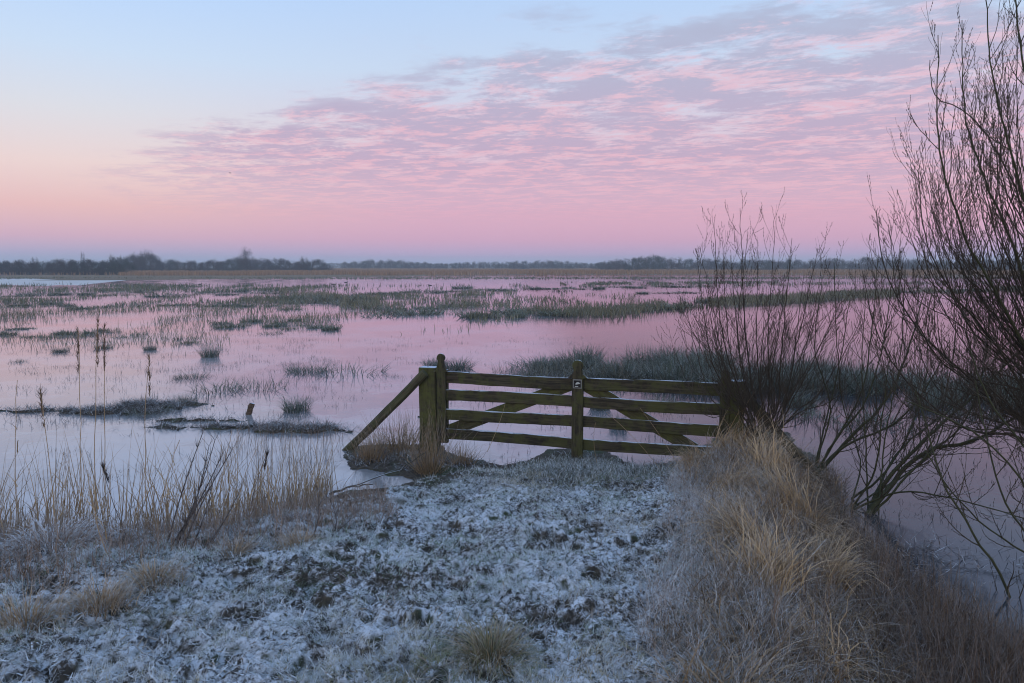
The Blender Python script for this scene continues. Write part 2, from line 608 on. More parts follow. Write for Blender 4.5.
gx = axis(-6.2, 4.4, .024, -1180, 1180, 1.09)
gy = axis(2.3, 9.6, .024, -60, 1200, 1.05)
GX, GY = np.meshgrid(gx, gy)
GZ = height(GX, GY)
nx, ny = len(gx), len(gy)
V = np.stack([GX, GY, GZ], -1).reshape(-1, 3)
i = np.arange((ny - 1) * (nx - 1)); r_, c_ = i // (nx - 1), i % (nx - 1)
a = r_ * nx + c_
F = np.stack([a, a + 1, a + nx + 1, a + nx], 1)
tag(np_mesh('ground', V, F, M['ground']), kind='structure')

V = np.array([[-1180, -59, 0], [1180, -59, 0], [1180, 1200, 0], [-1180, 1200, 0]])
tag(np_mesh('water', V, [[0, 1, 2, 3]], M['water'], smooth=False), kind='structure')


def H(x, y):
    return float(height(np.array([x]), np.array([y]))[0])


# pale frosted ice lying on the far left water and along the far shore
def ice_sheet(pts, z=.006):
    n = len(pts)
    c = np.mean(pts, 0)
    Vt = [[p[0], p[1], z] for p in pts] + [[c[0], c[1], z]]
    return np.array(Vt), [[i, (i + 1) % n, n] for i in range(n)]


def px_ice(x0, x1, y_top, y_bot, n=26):
    top = [G(x0 + (x1 - x0) * i / n, y_top + random.uniform(-.25, .25))[:2] for i in range(n + 1)]
    bot = [G(x1 - (x1 - x0) * i / n, y_bot + random.uniform(-.5, .5) * min(1, i / 3, (n - i) / 3) - (y_bot - y_top) * max(0, 1 - i / 6)) [:2] for i in range(n + 1)]
    return top + bot


V, F = ice_sheet(px_ice(-120, 140, 278.6, 285.2)); tag(np_mesh('ice', V, F, M['ice'], smooth=False), kind='structure')

# ------------------------------------------------------------------ haze
bm_v = [(-1260, -110, -1.4), (1260, -110, -1.4), (1260, 1260, -1.4), (-1260, 1260, -1.4), (-1260, -110, 17), (1260, -110, 17), (1260, 1260, 17), (-1260, 1260, 17)]
hm = bpy.data.meshes.new('haze')
hm.from_pydata(bm_v, [], [(3, 2, 1, 0), (4, 5, 6, 7), (0, 1, 5, 4), (1, 2, 6, 5), (2, 3, 7, 6), (3, 0, 4, 7)])
haze = bpy.data.objects.new('haze', hm)
C.objects.link(haze)
m, t = mat('haze_air')
pv = t.n('ShaderNodeVolumePrincipled')
pv.inputs['Color'].default_value = (.84, .93, 1.0, 1)
pv.inputs['Density'].default_value = .00075
pv.inputs['Anisotropy'].default_value = 0.0
o = t.n('ShaderNodeOutputMaterial')
t.set(o.inputs['Volume'], pv.outputs[0])
hm.materials.append(m)
tag(haze, kind='stuff')


# ------------------------------------------------------------------ wooden parts
def grain_box(b, c, size, ang=0.0, nseg=14, bev=.006, jit=.0015, ends=None):
    """a weathered board: long axis x, rotated by ang in the x-z plane, centre c; ring loft with chamfered section"""
    L, T, Hh = size
    sec = [(-T / 2 + bev, -Hh / 2), (T / 2 - bev, -Hh / 2), (T / 2, -Hh / 2 + bev), (T / 2, Hh / 2 - bev), (T / 2 - bev, Hh / 2),
           (-T / 2 + bev, Hh / 2), (-T / 2, Hh / 2 - bev), (-T / 2, -Hh / 2 + bev)]
    n = len(sec)
    ca, sa = math.cos(ang), math.sin(ang)
    V, A, F = [], [], []
    ph = random.uniform(0, 30)
    xs = [-L / 2, -L / 2 + bev] + [(-L / 2 + bev) + (L - 2 * bev) * k / nseg for k in range(1, nseg)] + [L / 2 - bev, L / 2]
    for k, x in enumerate(xs):
        sh = .93 if k in (0, len(xs) - 1) else 1.0
        wy = math.sin(x * 1.7 + ph) * jit * 2
        for (y, z) in sec:
            yy, z2 = y * sh + wy + random.uniform(-jit, jit), z * sh + random.uniform(-jit, jit) + math.sin(x * 2.3 + ph) * jit * 2
            V.append((c[0] + x * ca - z2 * sa, c[1] + yy, c[2] + x * sa + z2 * ca))
            A.append((x + ph, y + ph * .7, z))
    for k in range(len(xs) - 1):
        for s in range(n):
            s2 = (s + 1) % n
            F.append([k * n + s, k * n + s2, (k + 1) * n + s2, (k + 1) * n + s])
    for k, flip in ((0, 0), (len(xs) - 1, 1)):
        r = [k * n + s for s in range(n)]
        if flip: r = r[::-1]
        F += [[r[3], r[2], r[1], r[0]], [r[5], r[4], r[3], r[0]], [r[7], r[6], r[5], r[0]]]
    b.add(V, F, np.c_[np.array(A), np.ones(len(A))])


class Wood(Bag):
    def build(self, name, mat, parent=None, smooth=False, loc=None):
        Vs, Fs, Ts = np.concatenate(self.V), np.concatenate(self.F), np.concatenate(self.T)
        o = np_mesh(name, Vs, Fs, mat, parent, None, False, loc)
        a = o.data.attributes.new('grain', 'FLOAT_VECTOR', 'POINT')
        a.data.foreach_set('vector', Ts[:, :3].astype(np.float32).ravel())
        return o


def profile_board(b, outline, y0, y1, bev=.008):
    """an upright board cut to an outline (x,z), from y0 (front) to y1 (back), front edge chamfered"""
    n = len(outline)
    o = np.array(outline, float)
    c = o.mean(0)
    ins = []
    for i in range(n):
        p, q, r = o[i - 1], o[i], o[(i + 1) % n]
        e1, e2 = q - p, r - q
        nn = np.array([-(e1[1] / (np.hypot(*e1) + 1e-9) + e2[1] / (np.hypot(*e2) + 1e-9)), (e1[0] / (np.hypot(*e1) + 1e-9) + e2[0] / (np.hypot(*e2) + 1e-9))])
        nn /= (np.hypot(*nn) + 1e-9)
        ins.append(q + nn * bev)
    ins = np.array(ins)
    rings = [(ins, y0), (o, y0 + bev), (o, y1 - bev), (ins, y1)]
    V, A, F = [], [], []
    ph = random.uniform(0, 20)
    for pts, y in rings:
        for p in pts:
            V.append((p[0], y, p[1])); A.append((p[1] + ph, p[0], y))
    for k in range(3):
        for s in range(n):
            s2 = (s + 1) % n
            F.append([k * n + s, k * n + s2, (k + 1) * n + s2, (k + 1) * n + s])
    # caps as strips (outline is symmetric left/right: vertex i pairs with n-1-i)
    for off, fl in ((0, 1), (3 * n, 0)):
        for i in range(n // 2 - 1):
            q = [off + i, off + i + 1, off + n - 2 - i, off + n - 1 - i]
            F.append(q[::-1] if fl else q)
    b.add(V, F, np.c_[np.array(A), np.ones(len(A))])


# ---------------------------------------------------------------- gate line
GL, GR = Vector((-.885, 9.02, 0)), Vector((2.40, 8.02, 0))
gang = math.atan2(GR.y - GL.y, GR.x - GL.x)
glen = (GR - GL).length
gate = empty('farm_gate', (GL.x, GL.y, 0), gang)
tag(gate, 'mossy wooden field gate with four rails, two diagonal braces and frost on its top rail', 'gate')


def wood_obj(name, fn, material, parent):
    b = Wood(); fn(b)
    return b.build(name, material, parent)


rails = [(1.060, .142), (.842, .132), (.604, .132), (.345, .125)]
for k, (top, hh) in enumerate(rails):
    wood_obj('rail', lambda b: grain_box(b, (glen / 2 + .01, 0, top - hh / 2), (glen + .02, .036, hh), random.uniform(-.0025, .0025), 26, jit=.0034), M['wood'], gate)
# hinge stile with rounded head and curved shoulder
xs = .02


def head(w, z0, zs, zk, rk, neck, shoulder, cx):
    """outline of a post with shoulders and a round knob, counter-clockwise from the bottom left... right half first mirrored"""
    right = [(w / 2, z0), (w / 2, zs - .10), (w / 2, zs - .005), (shoulder, zs), (shoulder * .78, zs + .018), (neck * 1.25, zs + .05), (neck, zs + .085)]
    for a in np.linspace(-40, 82, 7):
        right.append((rk * math.cos(R(a)), zk + rk * math.sin(R(a))))
    lf = [(-x, z) for x, z in right][::-1]
    return [(cx + x, z) for x, z in right + lf]


mid = glen * .505
wood_obj('centre_post', lambda b: profile_board(b, head(.135, .115, 1.062, 1.205, .066, .048, .125, mid), -.062, -.0195), M['wood'], gate)
wood_obj('stile', lambda b: profile_board(b, head(.115, .20, 1.062, 1.235, .052, .046, .095, xs + .01), -.058, -.0195), M['wood'], gate)
wood_obj('stile', lambda b: profile_board(b, head(.105, .20, 1.062, 1.175, .050, .044, .06, glen - .06), -.058, -.0195), M['wood'], gate)
wood_obj('stile', lambda b: grain_box(b, (xs + .01, .045, .62), (.92, .05, .11), R(90), 8), M['wood'], gate)
# braces behind the rails
def brace(p, q, w=.105, y=.040):
    dx, dz = q[0] - p[0], q[1] - p[1]
    wood_obj('brace', lambda b: grain_box(b, ((p[0] + q[0]) / 2, y, (p[1] + q[1]) / 2), (math.hypot(dx, dz), .036, w * 1.42), math.atan2(dz, dx), 12), M['wood_green'], gate)
brace((.06, .30), (mid - .03, 1.00))
brace((mid + .03, 1.00), (mid + 1.33, .29))
# waymark plate
pb = Bag()
def simple_box(b, c, s):
    x, y, z = c; a, d, e = (v / 2 for v in s)
    V = [(x + i * a, y + j * d, z + k * e) for k in (-1, 1) for j in (-1, 1) for i in (-1, 1)]
    b.add(V, [[0, 2, 3, 1], [4, 5, 7, 6], [0, 1, 5, 4], [2, 6, 7, 3], [0, 4, 6, 2], [1, 3, 7, 5]])
simple_box(pb, (mid, -.066, .995), (.104, .007, .104))
pl = pb.build('waymark_plate', M['plate'], gate, smooth=False)
pl['label'] = 'small square waymark with a pale bird-like mark on black'
pb = Bag(); simple_box(pb, (mid, -.071, .995), (.082, .003, .082)); pb.build('printed_panel', M['plate_dark'], pl, smooth=False)
eb = Bag()
out_e = [(-.016, .006), (-.004, .020), (.014, .020), (.032, .010), (.036, .002), (.022, .000), (.006, -.002), (-.008, -.008), (-.026, -.006)]
n = len(out_e)
V = [(mid + x, y, .997 + z) for y in (-.0748, -.0726) for x, z in out_e]
F3 = [[s, (s + 1) % n, n + (s + 1) % n, n + s] for s in range(n)] + [[0, 1, 2, 8], [8, 2, 3, 7], [7, 3, 6, 6 + 0 if False else 6], [3, 4, 5, 6]]
F3 = [f for f in F3 if len(set(f)) == 4]
F3.append([7, 3, 6, 5])
eb.add(V, F3)
eb.build('emblem', M['emblem'], pl, smooth=False)
eb = Bag()
simple_box(eb, (mid - .008, -.0735, .966), (.038, .002, .010)); eb.build('emblem', M['emblem'], pl, smooth=False)
# hinge straps and bolts on the left
hb = Bag(); simple_box(hb, (.14, -.024, .99), (.20, .008, .035)); hb.build('hinge_strap', M['bark'], gate, smooth=False)
hb = Bag(); simple_box(hb, (.14, -.024, .285), (.20, .008, .035)); hb.build('hinge_strap', M['bark'], gate, smooth=False)

# posts with their raking struts
pd = (GR - GL).normalized()
def gate_post(cpos, label, strut_top, strut_foot, w, top, side):
    e = empty('gate_post', (cpos.x, cpos.y, 0), gang)
    tag(e, label, 'post', 'posts the gate hangs between')
    wood_obj('post', lambda b: grain_box(b, (0, .03, (top - .3) / 2), (top + .3, .16, w), R(90), 10, bev=.012, jit=.003), M['wood_green'], e)
    dx, dz = strut_foot[0] - strut_top[0], strut_foot[1] - strut_top[1]
    wood_obj('strut', lambda b: grain_box(b, ((strut_top[0] + strut_foot[0]) / 2, -.095, (strut_top[1] + strut_foot[1]) / 2), (math.hypot(dx, dz), .07, .105), math.atan2(dz, dx), 12, bev=.022, jit=.003), M['wood_grey'], e)
    return e
gate_post(GL - pd * .155, 'thick green mossy post at the left end of the gate with its slanting strut', (.0, 1.05), (-1.16, -.06), .225, 1.105, -1)
gate_post(GR + pd * .055, 'dark post at the right end of the gate behind the willow stems', (.06, 1.00), (.88, .10), .20, 1.10, 1)

# broken stake poking out of the frozen mud on the left
p = G(251, 415)
b = Wood(); grain_box(b, (0, 0, .08), (.30, .05, .10), R(72), 5, bev=.018, jit=.014)
st = b.build('broken_stake', M['wood_brown'], None, loc=(p.x, p.y, 0))
st.scale = (.8, .8, .8)
tag(st, 'short broken brown stake sticking up from the muddy frozen bank at left', 'stake')


# ------------------------------------------------------------------ scatter helpers
def on_land(px0, px1, py0, py1, n, cond=None):
    """n random ground positions inside a region of the ground given by its corners in the photo"""
    a = np.array([G(px0, py0)[:2], G(px1, py0)[:2], G(px0, py1)[:2], G(px1, py1)[:2]])
    return a


def region_points(poly_px, n, z=.1):
    """uniform points on the ground inside a polygon"""
    pl = np.array([G(a, b, z)[:2] for a, b in poly_px])
    lo, hi = pl.min(0), pl.max(0)
    out = np.zeros((0, 2))
    while len(out) < n:
        q = rng.uniform(lo, hi, (n * 3, 2))
        q = q[sdf(q[:, 0], q[:, 1], pl) > 0]
        out = np.concatenate([out, q])
    return out[:n]


def lift(q, dz=-.01):
    return np.c_[q, height(q[:, 0], q[:, 1]) + dz]


def place(q, cut=.02):
    """only points on dry land"""
    z = height(q[:, 0], q[:, 1])
    k = z > cut
    return np.c_[q[k], z[k] - .008]


TAU = 2 * math.pi
# short frosted turf over the track
def track_points(n, pw=1.5):
    y = 2.25 + 6.9 * rng.random(n) ** pw
    x = rng.uniform(-5.2, 2.9, n) * (.35 + y / 9 * .75)
    q = np.c_[x, y]
    q = q[(x < .27 * y + .25)]
    return place(q, .045)


def patchy(q, n):
    """frost, wear and colour change in patches over the ground"""
    f = fbm(q[:, 0], q[:, 1], 1.6, 4, 200)
    g = fbm(q[:, 0], q[:, 1], 1.1, 4, 260)
    h = fbm(q[:, 0], q[:, 1], 4.5, 3, 280)
    frost = np.clip((f - .38) * 3.4 + (h - .5) * 2.2 + rng.normal(.45, .25, n), 0, 1)
    a = np.clip((g - .45) * 5 + rng.normal(.3, .25, n), 0, 1)
    frost = frost * np.clip(1.25 - 1.3 * np.exp(-((q[:, 0] - .75) / .9) ** 2 - ((q[:, 1] - 7.4) / .8) ** 2), .25, 1)
    v = np.clip(.75 + .9 * h + rng.normal(.1, .25, n), .35, 2.0)
    return np.stack([a, frost, v, np.ones(n)], 1), h


bag = Bag()
q = track_points(620000)
T, hN = patchy(q, len(q))
keep = rng.random(len(q)) < np.clip((hN - .36) * 4.5, .10, 1) * np.clip(.4 + (fbm(q[:, 0], q[:, 1], 1.9, 2, 230) - .3) * 2, .2, 1)
q, T, hN = q[keep], T[keep], hN[keep]; n = len(q)
far_ = np.clip((q[:, 1] - 3) / 6, 0, 1)
V, F, T = blades(q, fbm(q[:, 0], q[:, 1], 2.0, 2, 400) * 14 + rng.normal(0, 1.1, n), rng.uniform(.016, .060, n) * (.5 + 1.2 * hN), rng.uniform(.2, 1.4, n), rng.uniform(.2, 1.4, n),
                 rng.uniform(.0016, .0040, n) * (1 + .6 * far_), 3, tint=T, frost_tip=.4)
bag.add(V, F, T)
tag(bag.build('grass', M['grass'], smooth=True), 'short trodden turf stiff with hoar frost', 'grass', kind='stuff')

# flattened dead leaves and litter lying over the turf, rimed white
bag = Bag()
q = track_points(26000, 1.7); n = len(q)
q[:, 2] += .010
T, hN = patchy(q, n); T[:, 1] = np.clip(T[:, 1] * .8 + .25, 0, 1)
V, F, T = blades(q, rng.uniform(0, TAU, n), rng.uniform(.02, .09, n), rng.uniform(1.0, 1.6, n), rng.uniform(-.6, .7, n), rng.uniform(.002, .011, n), 4, taper=2.2, tint=T)
bag.add(V, F, T)
tag(bag.build('leaf_litter', M['litter'], smooth=True), 'flattened dead leaves rimed with frost', 'leaves', kind='stuff')

# green frosty growth behind and right of the gate's centre post
bag = Bag()
q = place(np.c_[rng.normal(.78, .42, 7500), rng.normal(7.95, .42, 7500)], .02); n = len(q)
V, F, T = blades(q, rng.uniform(0, TAU, n), rng.uniform(.04, .14, n), rng.uniform(.1, .8, n), rng.uniform(.2, 1.2, n), rng.uniform(.006, .012, n), 3, tint=tints(n, (0, 1), (.2, .9), (.7, 1.5)), frost_tip=.5)
bag.add(V, F, T)
tag(bag.build('ground_cover', M['rush'], smooth=True), 'low frosty green growth on the hump under the gate', 'plants', kind='stuff')

# ------------------------------------------------------------------ long straw-coloured grass on the right-hand bank
def bank_points(n, lo=.25, hi=9.0, ymin=2.2, ymax=8.7):
    q = np.c_[rng.uniform(.4, 4.6, n * 3), rng.uniform(ymin, ymax, n * 3)]
    k = (q[:, 0] > lo * q[:, 1] + .10 + (fbm(q[:, 0], q[:, 1], 1.6, 3, 350) - .5) * .7) & (q[:, 0] < hi * q[:, 1])
    q = q[k]
    q = q[(q[:, 1] < 7.4) | (q[:, 0] > 1.55)]
    q = q[(q[:, 0] < 2.9) | (q[:, 1] > 6.6)]
    return place(q, .01)[:n]


def tufts(centres, nb, rad, h0, h1, w0, w1, lean, curve, a, fr, v, wob=.12, nseg=7, tip=.3):
    m_ = len(centres)
    ix = np.repeat(np.arange(m_), nb); n = len(ix)
    c = centres[ix]
    r = rad * np.sqrt(rng.random(n)); th = rng.uniform(0, TAU, n)
    q = np.c_[c[:, 0] + r * np.cos(th), c[:, 1] + r * np.sin(th)]
    z = np.maximum(height(q[:, 0], q[:, 1]), 0) - .01
    daz = (rng.normal(R(-110), 1.0, m_))[ix]
    az = np.where(rng.random(n) < .6, daz + rng.normal(0, .45, n), th + rng.normal(0, .5, n))
    hh = rng.uniform(h0, h1, m_)[ix] * rng.uniform(.5, 1.05, n)
    ca = rng.uniform(0, 1, m_)[ix]
    tn = np.stack([np.clip(a[0] + (a[1] - a[0]) * (.65 * ca + .35 * rng.random(n)), 0, 1), rng.uniform(*fr, n) * rng.uniform(.3, 1.6, m_)[ix], rng.uniform(*v, n) * rng.uniform(.65, 1.25, m_)[ix], np.ones(n)], 1)
    return blades(np.c_[q, z], az, hh, rng.uniform(*lean, n) * (.3 + r / rad), rng.uniform(*curve, m_)[ix] * rng.uniform(.5, 1.4, n), rng.uniform(w0, w1, n), nseg, tint=tn, wob=wob, frost_tip=tip)


bag = Bag()
cc = bank_points(300)
V, F, T = tufts(cc, 55, .13, .18, .50, .003, .0075, (0, 1.0), (.9, 3.2), (.3, 1), (0, .40), (.22, .85), wob=.28)
bag.add(V, F, T)
cc = bank_points(170)
V, F, T = tufts(cc, 22, .08, .25, .62, .004, .009, (0, 1.1), (1.2, 3.2), (0, .9), (0, .4), (.4, 1.15), wob=.28)
bag.add(V, F, T)
q = bank_points(11000); n = len(q)
V, F, T = blades(q, rng.uniform(0, TAU, n), rng.uniform(.1, .4, n), rng.uniform(.2, 1.5, n), rng.uniform(-.2, 1.9, n), rng.uniform(.0025, .006, n), 6, tint=tints(n, (.5, 1), (0, .5), (.15, .65)), wob=.3, frost_tip=.3)
bag.add(V, F, T)
tag(bag.build('long_grass', M['straw'], smooth=True), 'matted long dead grass covering the right bank, partly frosted', 'grass', kind='stuff')

# pale frosted weed skeletons on the left slope of that bank
bag = Bag()
q = bank_points(20000, .20, .40, 2.2, 7.6); n = len(q)
V, F, T = blades(q, rng.uniform(0, TAU, n), rng.uniform(.08, .30, n), rng.uniform(0, .9, n), rng.uniform(.1, 1.8, n), rng.uniform(.0022, .0042, n), 5, tint=tints(n, (.2, 1), (.5, 1), (.7, 1.3)), wob=.4, frost_tip=.5)
bag.add(V, F, T)
tag(bag.build('weeds', M['brown'], smooth=True), 'frost-whitened weed stalks on the left slope of the right bank', 'weeds', kind='stuff')

# dark tangled undergrowth at the water edge of that bank
bag = Bag()
q = bank_points(5500, .34, 9, 2.2, 7.6)
q2 = region_points([(835, 520), (850, 600), (880, 690), (960, 700), (1090, 690), (1000, 640), (940, 596), (900, 575), (868, 540)], 4200, 0)
q2 = np.concatenate([q2, region_points([(900, 720), (1120, 720), (1110, 655), (1010, 640), (930, 620)], 5000, .12)])
q = np.concatenate([q, np.c_[q2, np.full(len(q2), -.02)]]); n = len(q)
V, F, T = blades(q, rng.uniform(0, TAU, n), rng.uniform(.15, .50, n), rng.uniform(0, 1.2, n), rng.uniform(-.5, 1.6, n), rng.uniform(.0025, .006, n), 6, tint=tints(n, (0, 1), (0, .3), (.3, .8)), wob=.3)
bag.add(V, F, T)
tag(bag.build('undergrowth', M['brown'], smooth=True), 'dark tangled dead stems along the water edge at lower right', 'undergrowth', kind='stuff')


def clump(name, x, y, label, cat, mat_, nb, rad, hgt, width, lean=(0, .5), curve=(.3, 1.6), a=(0, 1), fr=(.1, .6), v=(.6, 1.2), group=None, z=None, wob=.1, az=None, sides=2, sq=1.0):
    z0 = H(x, y) if z is None else z
    r = rad * np.sqrt(rng.random(nb)) * rng.uniform(.3, 1, nb)
    th = rng.uniform(0, TAU, nb)
    P = np.stack([r * np.cos(th), r * np.sin(th) * sq, np.full(nb, -.02)], 1)
    azz = th + rng.normal(0, .5, nb) if az is None else rng.normal(az, .7, nb)
    L = hgt * rng.uniform(.45, 1.0, nb)
    ln = rng.uniform(*lean, nb) * (.3 + r / rad)
    V, F, T = blades(P, azz, L, ln, rng.uniform(*curve, nb), rng.uniform(.7, 1.3, nb) * width, 6, sides=sides, tint=tints(nb, a, fr, v), wob=wob, frost_tip=.3)
    o = np_mesh(name, V, F, mat_, None, T, True, (x, y, z0))
    tag(o, label, cat, group)
    return o


# distinct clumps
g_ = lambda px, py, z: G(px, py, z)
p = g_(490, 662, .52)
clump('grass_clump', p.x, p.y, 'round green and straw grass tuft alone in the middle of the frosted track', 'grass clump', M['tuft'], 700, .15, .27, .0048, (0, 1.2), (.5, 2.3), a=(0, 1), fr=(0, .3), v=(.6, 1.7))
p = g_(770, 545, .4)
for k, (px, py, zz, hh, lab) in enumerate([
        (775, 520, .45, .85, 'tallest golden arching grass clump on top of the right bank'),
        (806, 505, .40, .70, 'straw grass clump drooping towards the water right of the golden clump'),
        (725, 505, .30, .60, 'golden grass clump just in front of the right gate post'),
        (822, 560, .35, .60, 'tawny grass clump leaning over the dark ice at the bank edge'),
        (765, 600, .45, .60, 'pale grass clump on the left slope of the right bank'),
        (812, 650, .40, .50, 'straw grass clump low on the right bank near the photo bottom'),
        (700, 480, .2, .50, 'fine brown grass clump below the bottom rail at its right end'),
        (795, 470, .4, .60, 'thin golden grass clump around the foot of the right strut'),
        (738, 462, .30, .95, 'tall straw grass clump hiding the foot of the right gate post'),
        (716, 470, .22, .74, 'drooping straw clump in front of the lower rails near the right gate post'),
        (766, 478, .38, .80, 'tall shaggy straw clump between the gate post foot and the tallest golden clump'),
        (790, 500, .42, .78, 'drooping tan clump on the crest right of the tallest golden clump'),
        (752, 560, .42, .66, 'pale bent straw clump halfway down the crest of the right bank')]):
    p = g_(px, py, zz)
    clump('grass_clump', p.x, p.y, lab, 'grass clump', M['straw'], 380, .24, hh * .88, .0062, (0, .9), (.6, 3.1), a=(0, .8), fr=(0, .25), v=(.5, 1.5), az=R(-150) + k, wob=.25)
for k, (px, py, zz, hh, rr, lab) in enumerate([
        (25, 640, .45, .30, .22, 'brown grass clump at the extreme left edge in front of the frosted hump'),
        (100, 622, .45, .22, .20, 'low tawny grass clump beside the one at the left edge'),
        (155, 595, .4, .24, .18, 'bleached grass clump halfway along the left bank'),
        (235, 570, .3, .20, .18, 'small straw clump among the brown weeds on the left bank'),
        (300, 560, .3, .18, .20, 'small brown tuft where the left bank meets the track')]):
    p = g_(px, py, zz)
    clump('grass_clump', p.x, p.y, lab, 'grass clump', M['straw'], 420, rr, hh, .0042, (0, .8), (.6, 2.4), a=(.1, 1), fr=(0, .6), v=(.5, 1.2))
p = g_(95, 575, .35)
clump('sedge_clump', p.x - .35, p.y + .1, 'frost-covered sedge hummock of long white drooping leaves on the left bank', 'sedge', M['brown'], 700, .35, .34, .008, (.2, .9), (1.2, 2.6), fr=(.6, 1), v=(.6, 1.2))

# dry reeds round the left gate post
for (px, py, nb, rr, hh, lab) in [(400, 452, 260, .36, .72, 'brown reed stalks in the corner between the left strut and its post'),
                                  (432, 466, 170, .20, .86, 'straw stalks leaning against the front of the left gate post'),
                                  (372, 458, 260, .22, .42, 'short dead stalks near the foot of the left strut'),
                                  (462, 462, 120, .2, .35, 'wispy stalks below the hinge end of the gate')]:
    p = G(px, py, .04)
    clump('reed_clump', p.x, p.y - (.25 if px == 432 else 0), lab, 'reeds', M['straw'], nb, rr, hh, .006, (0, 1.1), (-.7, 1.1), a=(.2, 1), fr=(0, .3), v=(.4, 1.1), z=.02, wob=.35, sides=3)

# ------------------------------------------------------------------ left bank: standing dead reeds and weeds
bag = Bag()
q = region_points([(-120, 575), (-100, 535), (60, 520), (160, 515), (260, 495), (330, 478), (350, 500), (300, 530), (200, 550), (100, 562)], 1900, .05)
q = q[fbm(q[:, 0], q[:, 1], 2.2, 2, 610) > .40]; n = len(q)
P = np.c_[q, np.maximum(height(q[:, 0], q[:, 1]), -.05)]
V, F, T = blades(P, rng.normal(.3, 1.2, n), rng.uniform(.12, .60, n) * rng.uniform(.5, 1.1, n) * np.where(rng.random(n) < .16, 1.7, 1.0), np.abs(rng.normal(0, .26, n)), rng.normal(.1, .45, n), rng.uniform(.004, .0085, n), 5, sides=3, tint=tints(n, (0, 1), (0, .25), (.5, 1.15)), wob=.25)
bag.add(V, F, T)
tag(bag.build('dead_reeds', M['straw'], smooth=True), 'thin dead reed stalks standing along the left bank', 'reeds', kind='stuff')
bag = Bag()
q = place(region_points([(-160, 640), (-120, 560), (0, 555), (120, 545), (250, 528), (330, 500), (385, 500), (400, 545), (300, 575), (180, 600), (60, 650)], 9500, .15), .01); n = len(q)
V, F, T = blades(q, rng.uniform(0, TAU, n), rng.uniform(.07, .30, n), rng.uniform(0, .9, n), rng.uniform(-.2, 1.6, n), rng.uniform(.002, .0045, n), 5, tint=tints(n, (0, 1), (0, .5), (.5, 1.3)), wob=.35, frost_tip=.3)
bag.add(V, F, T)
tag(bag.build('weeds', M['brown'], smooth=True), 'tangle of reddish brown dead weeds along the left bank', 'weeds', kind='stuff')
bag = Bag()
q = np.concatenate([region_points([(40, 575), (40, 540), (150, 530), (200, 540), (190, 575)], 150, .1), region_points([(-60, 590), (-60, 540), (40, 538), (40, 575)], 70, .1), region_points([(190, 570), (200, 525), (330, 490), (350, 505), (300, 540)], 110, .1)])
n = len(q)
P = np.c_[q, np.maximum(height(q[:, 0], q[:, 1]), -.05)]
V, F, T = blades(P, np.where(rng.random(n) < .7, rng.normal(.2, .8, n), rng.normal(3, .6, n)), rng.uniform(.45, .92, n), np.abs(rng.normal(0, .22, n)), rng.normal(.15, .45, n), rng.uniform(.005, .0095, n), 9, sides=3, tint=tints(n, (0, .8), (0, .25), (.6, 1.15)), wob=.1)
bag.add(V, F, T)
ix = rng.integers(0, n, 260)
V, F, T = blades(P[ix] + np.c_[rng.normal(0, .02, 260), rng.normal(0, .02, 260), rng.uniform(.05, .35, 260)], rng.uniform(0, TAU, 260), rng.uniform(.12, .34, 260), rng.uniform(.2, .8, 260), rng.uniform(.3, 2.0, 260), rng.uniform(.005, .010, 260), 6, tint=tints(260, (0, .8), (0, .3), (.6, 1.2)), wob=.1)
bag.add(V, F, T)
tag(bag.build('reed_stand', M['straw'], smooth=True), 'taller tan reeds leaning over the ice along the left bank', 'reeds', kind='stuff')
# long stems in the shallow water right of the left debris
bag = Bag()
q = region_points([(215, 470), (330, 480), (345, 440), (330, 425), (240, 430)], 330, 0); n = len(q)
V, F, T = blades(np.c_[q, np.full(n, -.03)], rng.uniform(0, TAU, n), rng.uniform(.08, .34, n), rng.uniform(0, .3, n), rng.uniform(-.2, .6, n), rng.uniform(.003, .006, n), 4, sides=3, tint=tints(n, (0, 1), (0, .3), (.5, 1)))
bag.add(V, F, T)
tag(bag.build('drowned_stalks', M['brown'], smooth=True), 'sparse dead stalks standing in the ice beside the strut', 'stalks', kind='stuff')


# individual tall reeds and dock stems
def reed(px, py_base, z, top_px, top_py, D, label, headed=True, dark=False, rad=.0036):
    base = G(px, py_base, z)
    tp = W(top_px, top_py, base.y)
    e = empty('tall_reed', base)
    tag(e, label, 'reed', 'tall reed stems on the left bank')
    d = tp - base
    n = 10
    bend = random.uniform(-.22, .22)
    pts = [(d.x * (k / n) + bend * (k / n) * (1 - k / n) + random.gauss(0, .0025), random.gauss(0, .003), d.z * k / n) for k in range(n + 1)]
    V, F = tube(pts, np.linspace(rad, rad * .5, n + 1), 5)
    np_mesh('stem', V, F, M['twig' if dark else 'straw'], e, np.tile([.3, .1, .9 if not dark else 1.6, 1], (len(V), 1)))
    if headed:
        nb = 60
        k = rng.uniform(.80, 1.0, nb)
        P = np.stack([d.x * k, np.zeros(nb), d.z * k], 1)
        V, F, T = blades(P, rng.uniform(0, TAU, nb), rng.uniform(.03, .07, nb), rng.uniform(.1, .5, nb), rng.uniform(-.2, .8, nb), .006, 3, tint=tints(nb, (0, .6), (0, .2), (.6, 1.1)))
        np_mesh('seed_head', V, F, M['twig' if dark else 'brown'], e, T)
    else:
        for _ in range(4):
            k = rng.uniform(.2, .8, 1)
            P = np.stack([d.x * k, np.zeros(1), d.z * k], 1)
            V, F, T = blades(P, rng.uniform(0, TAU, 1), rng.uniform(.12, .28, 1), rng.uniform(.2, .6, 1), rng.uniform(.5, 1.6, 1), .008, 5, tint=tints(1, (0, .6), (0, .2), (.7, 1.1)))
            np_mesh('leaf', V, F, M['straw'], e, T)
    return e


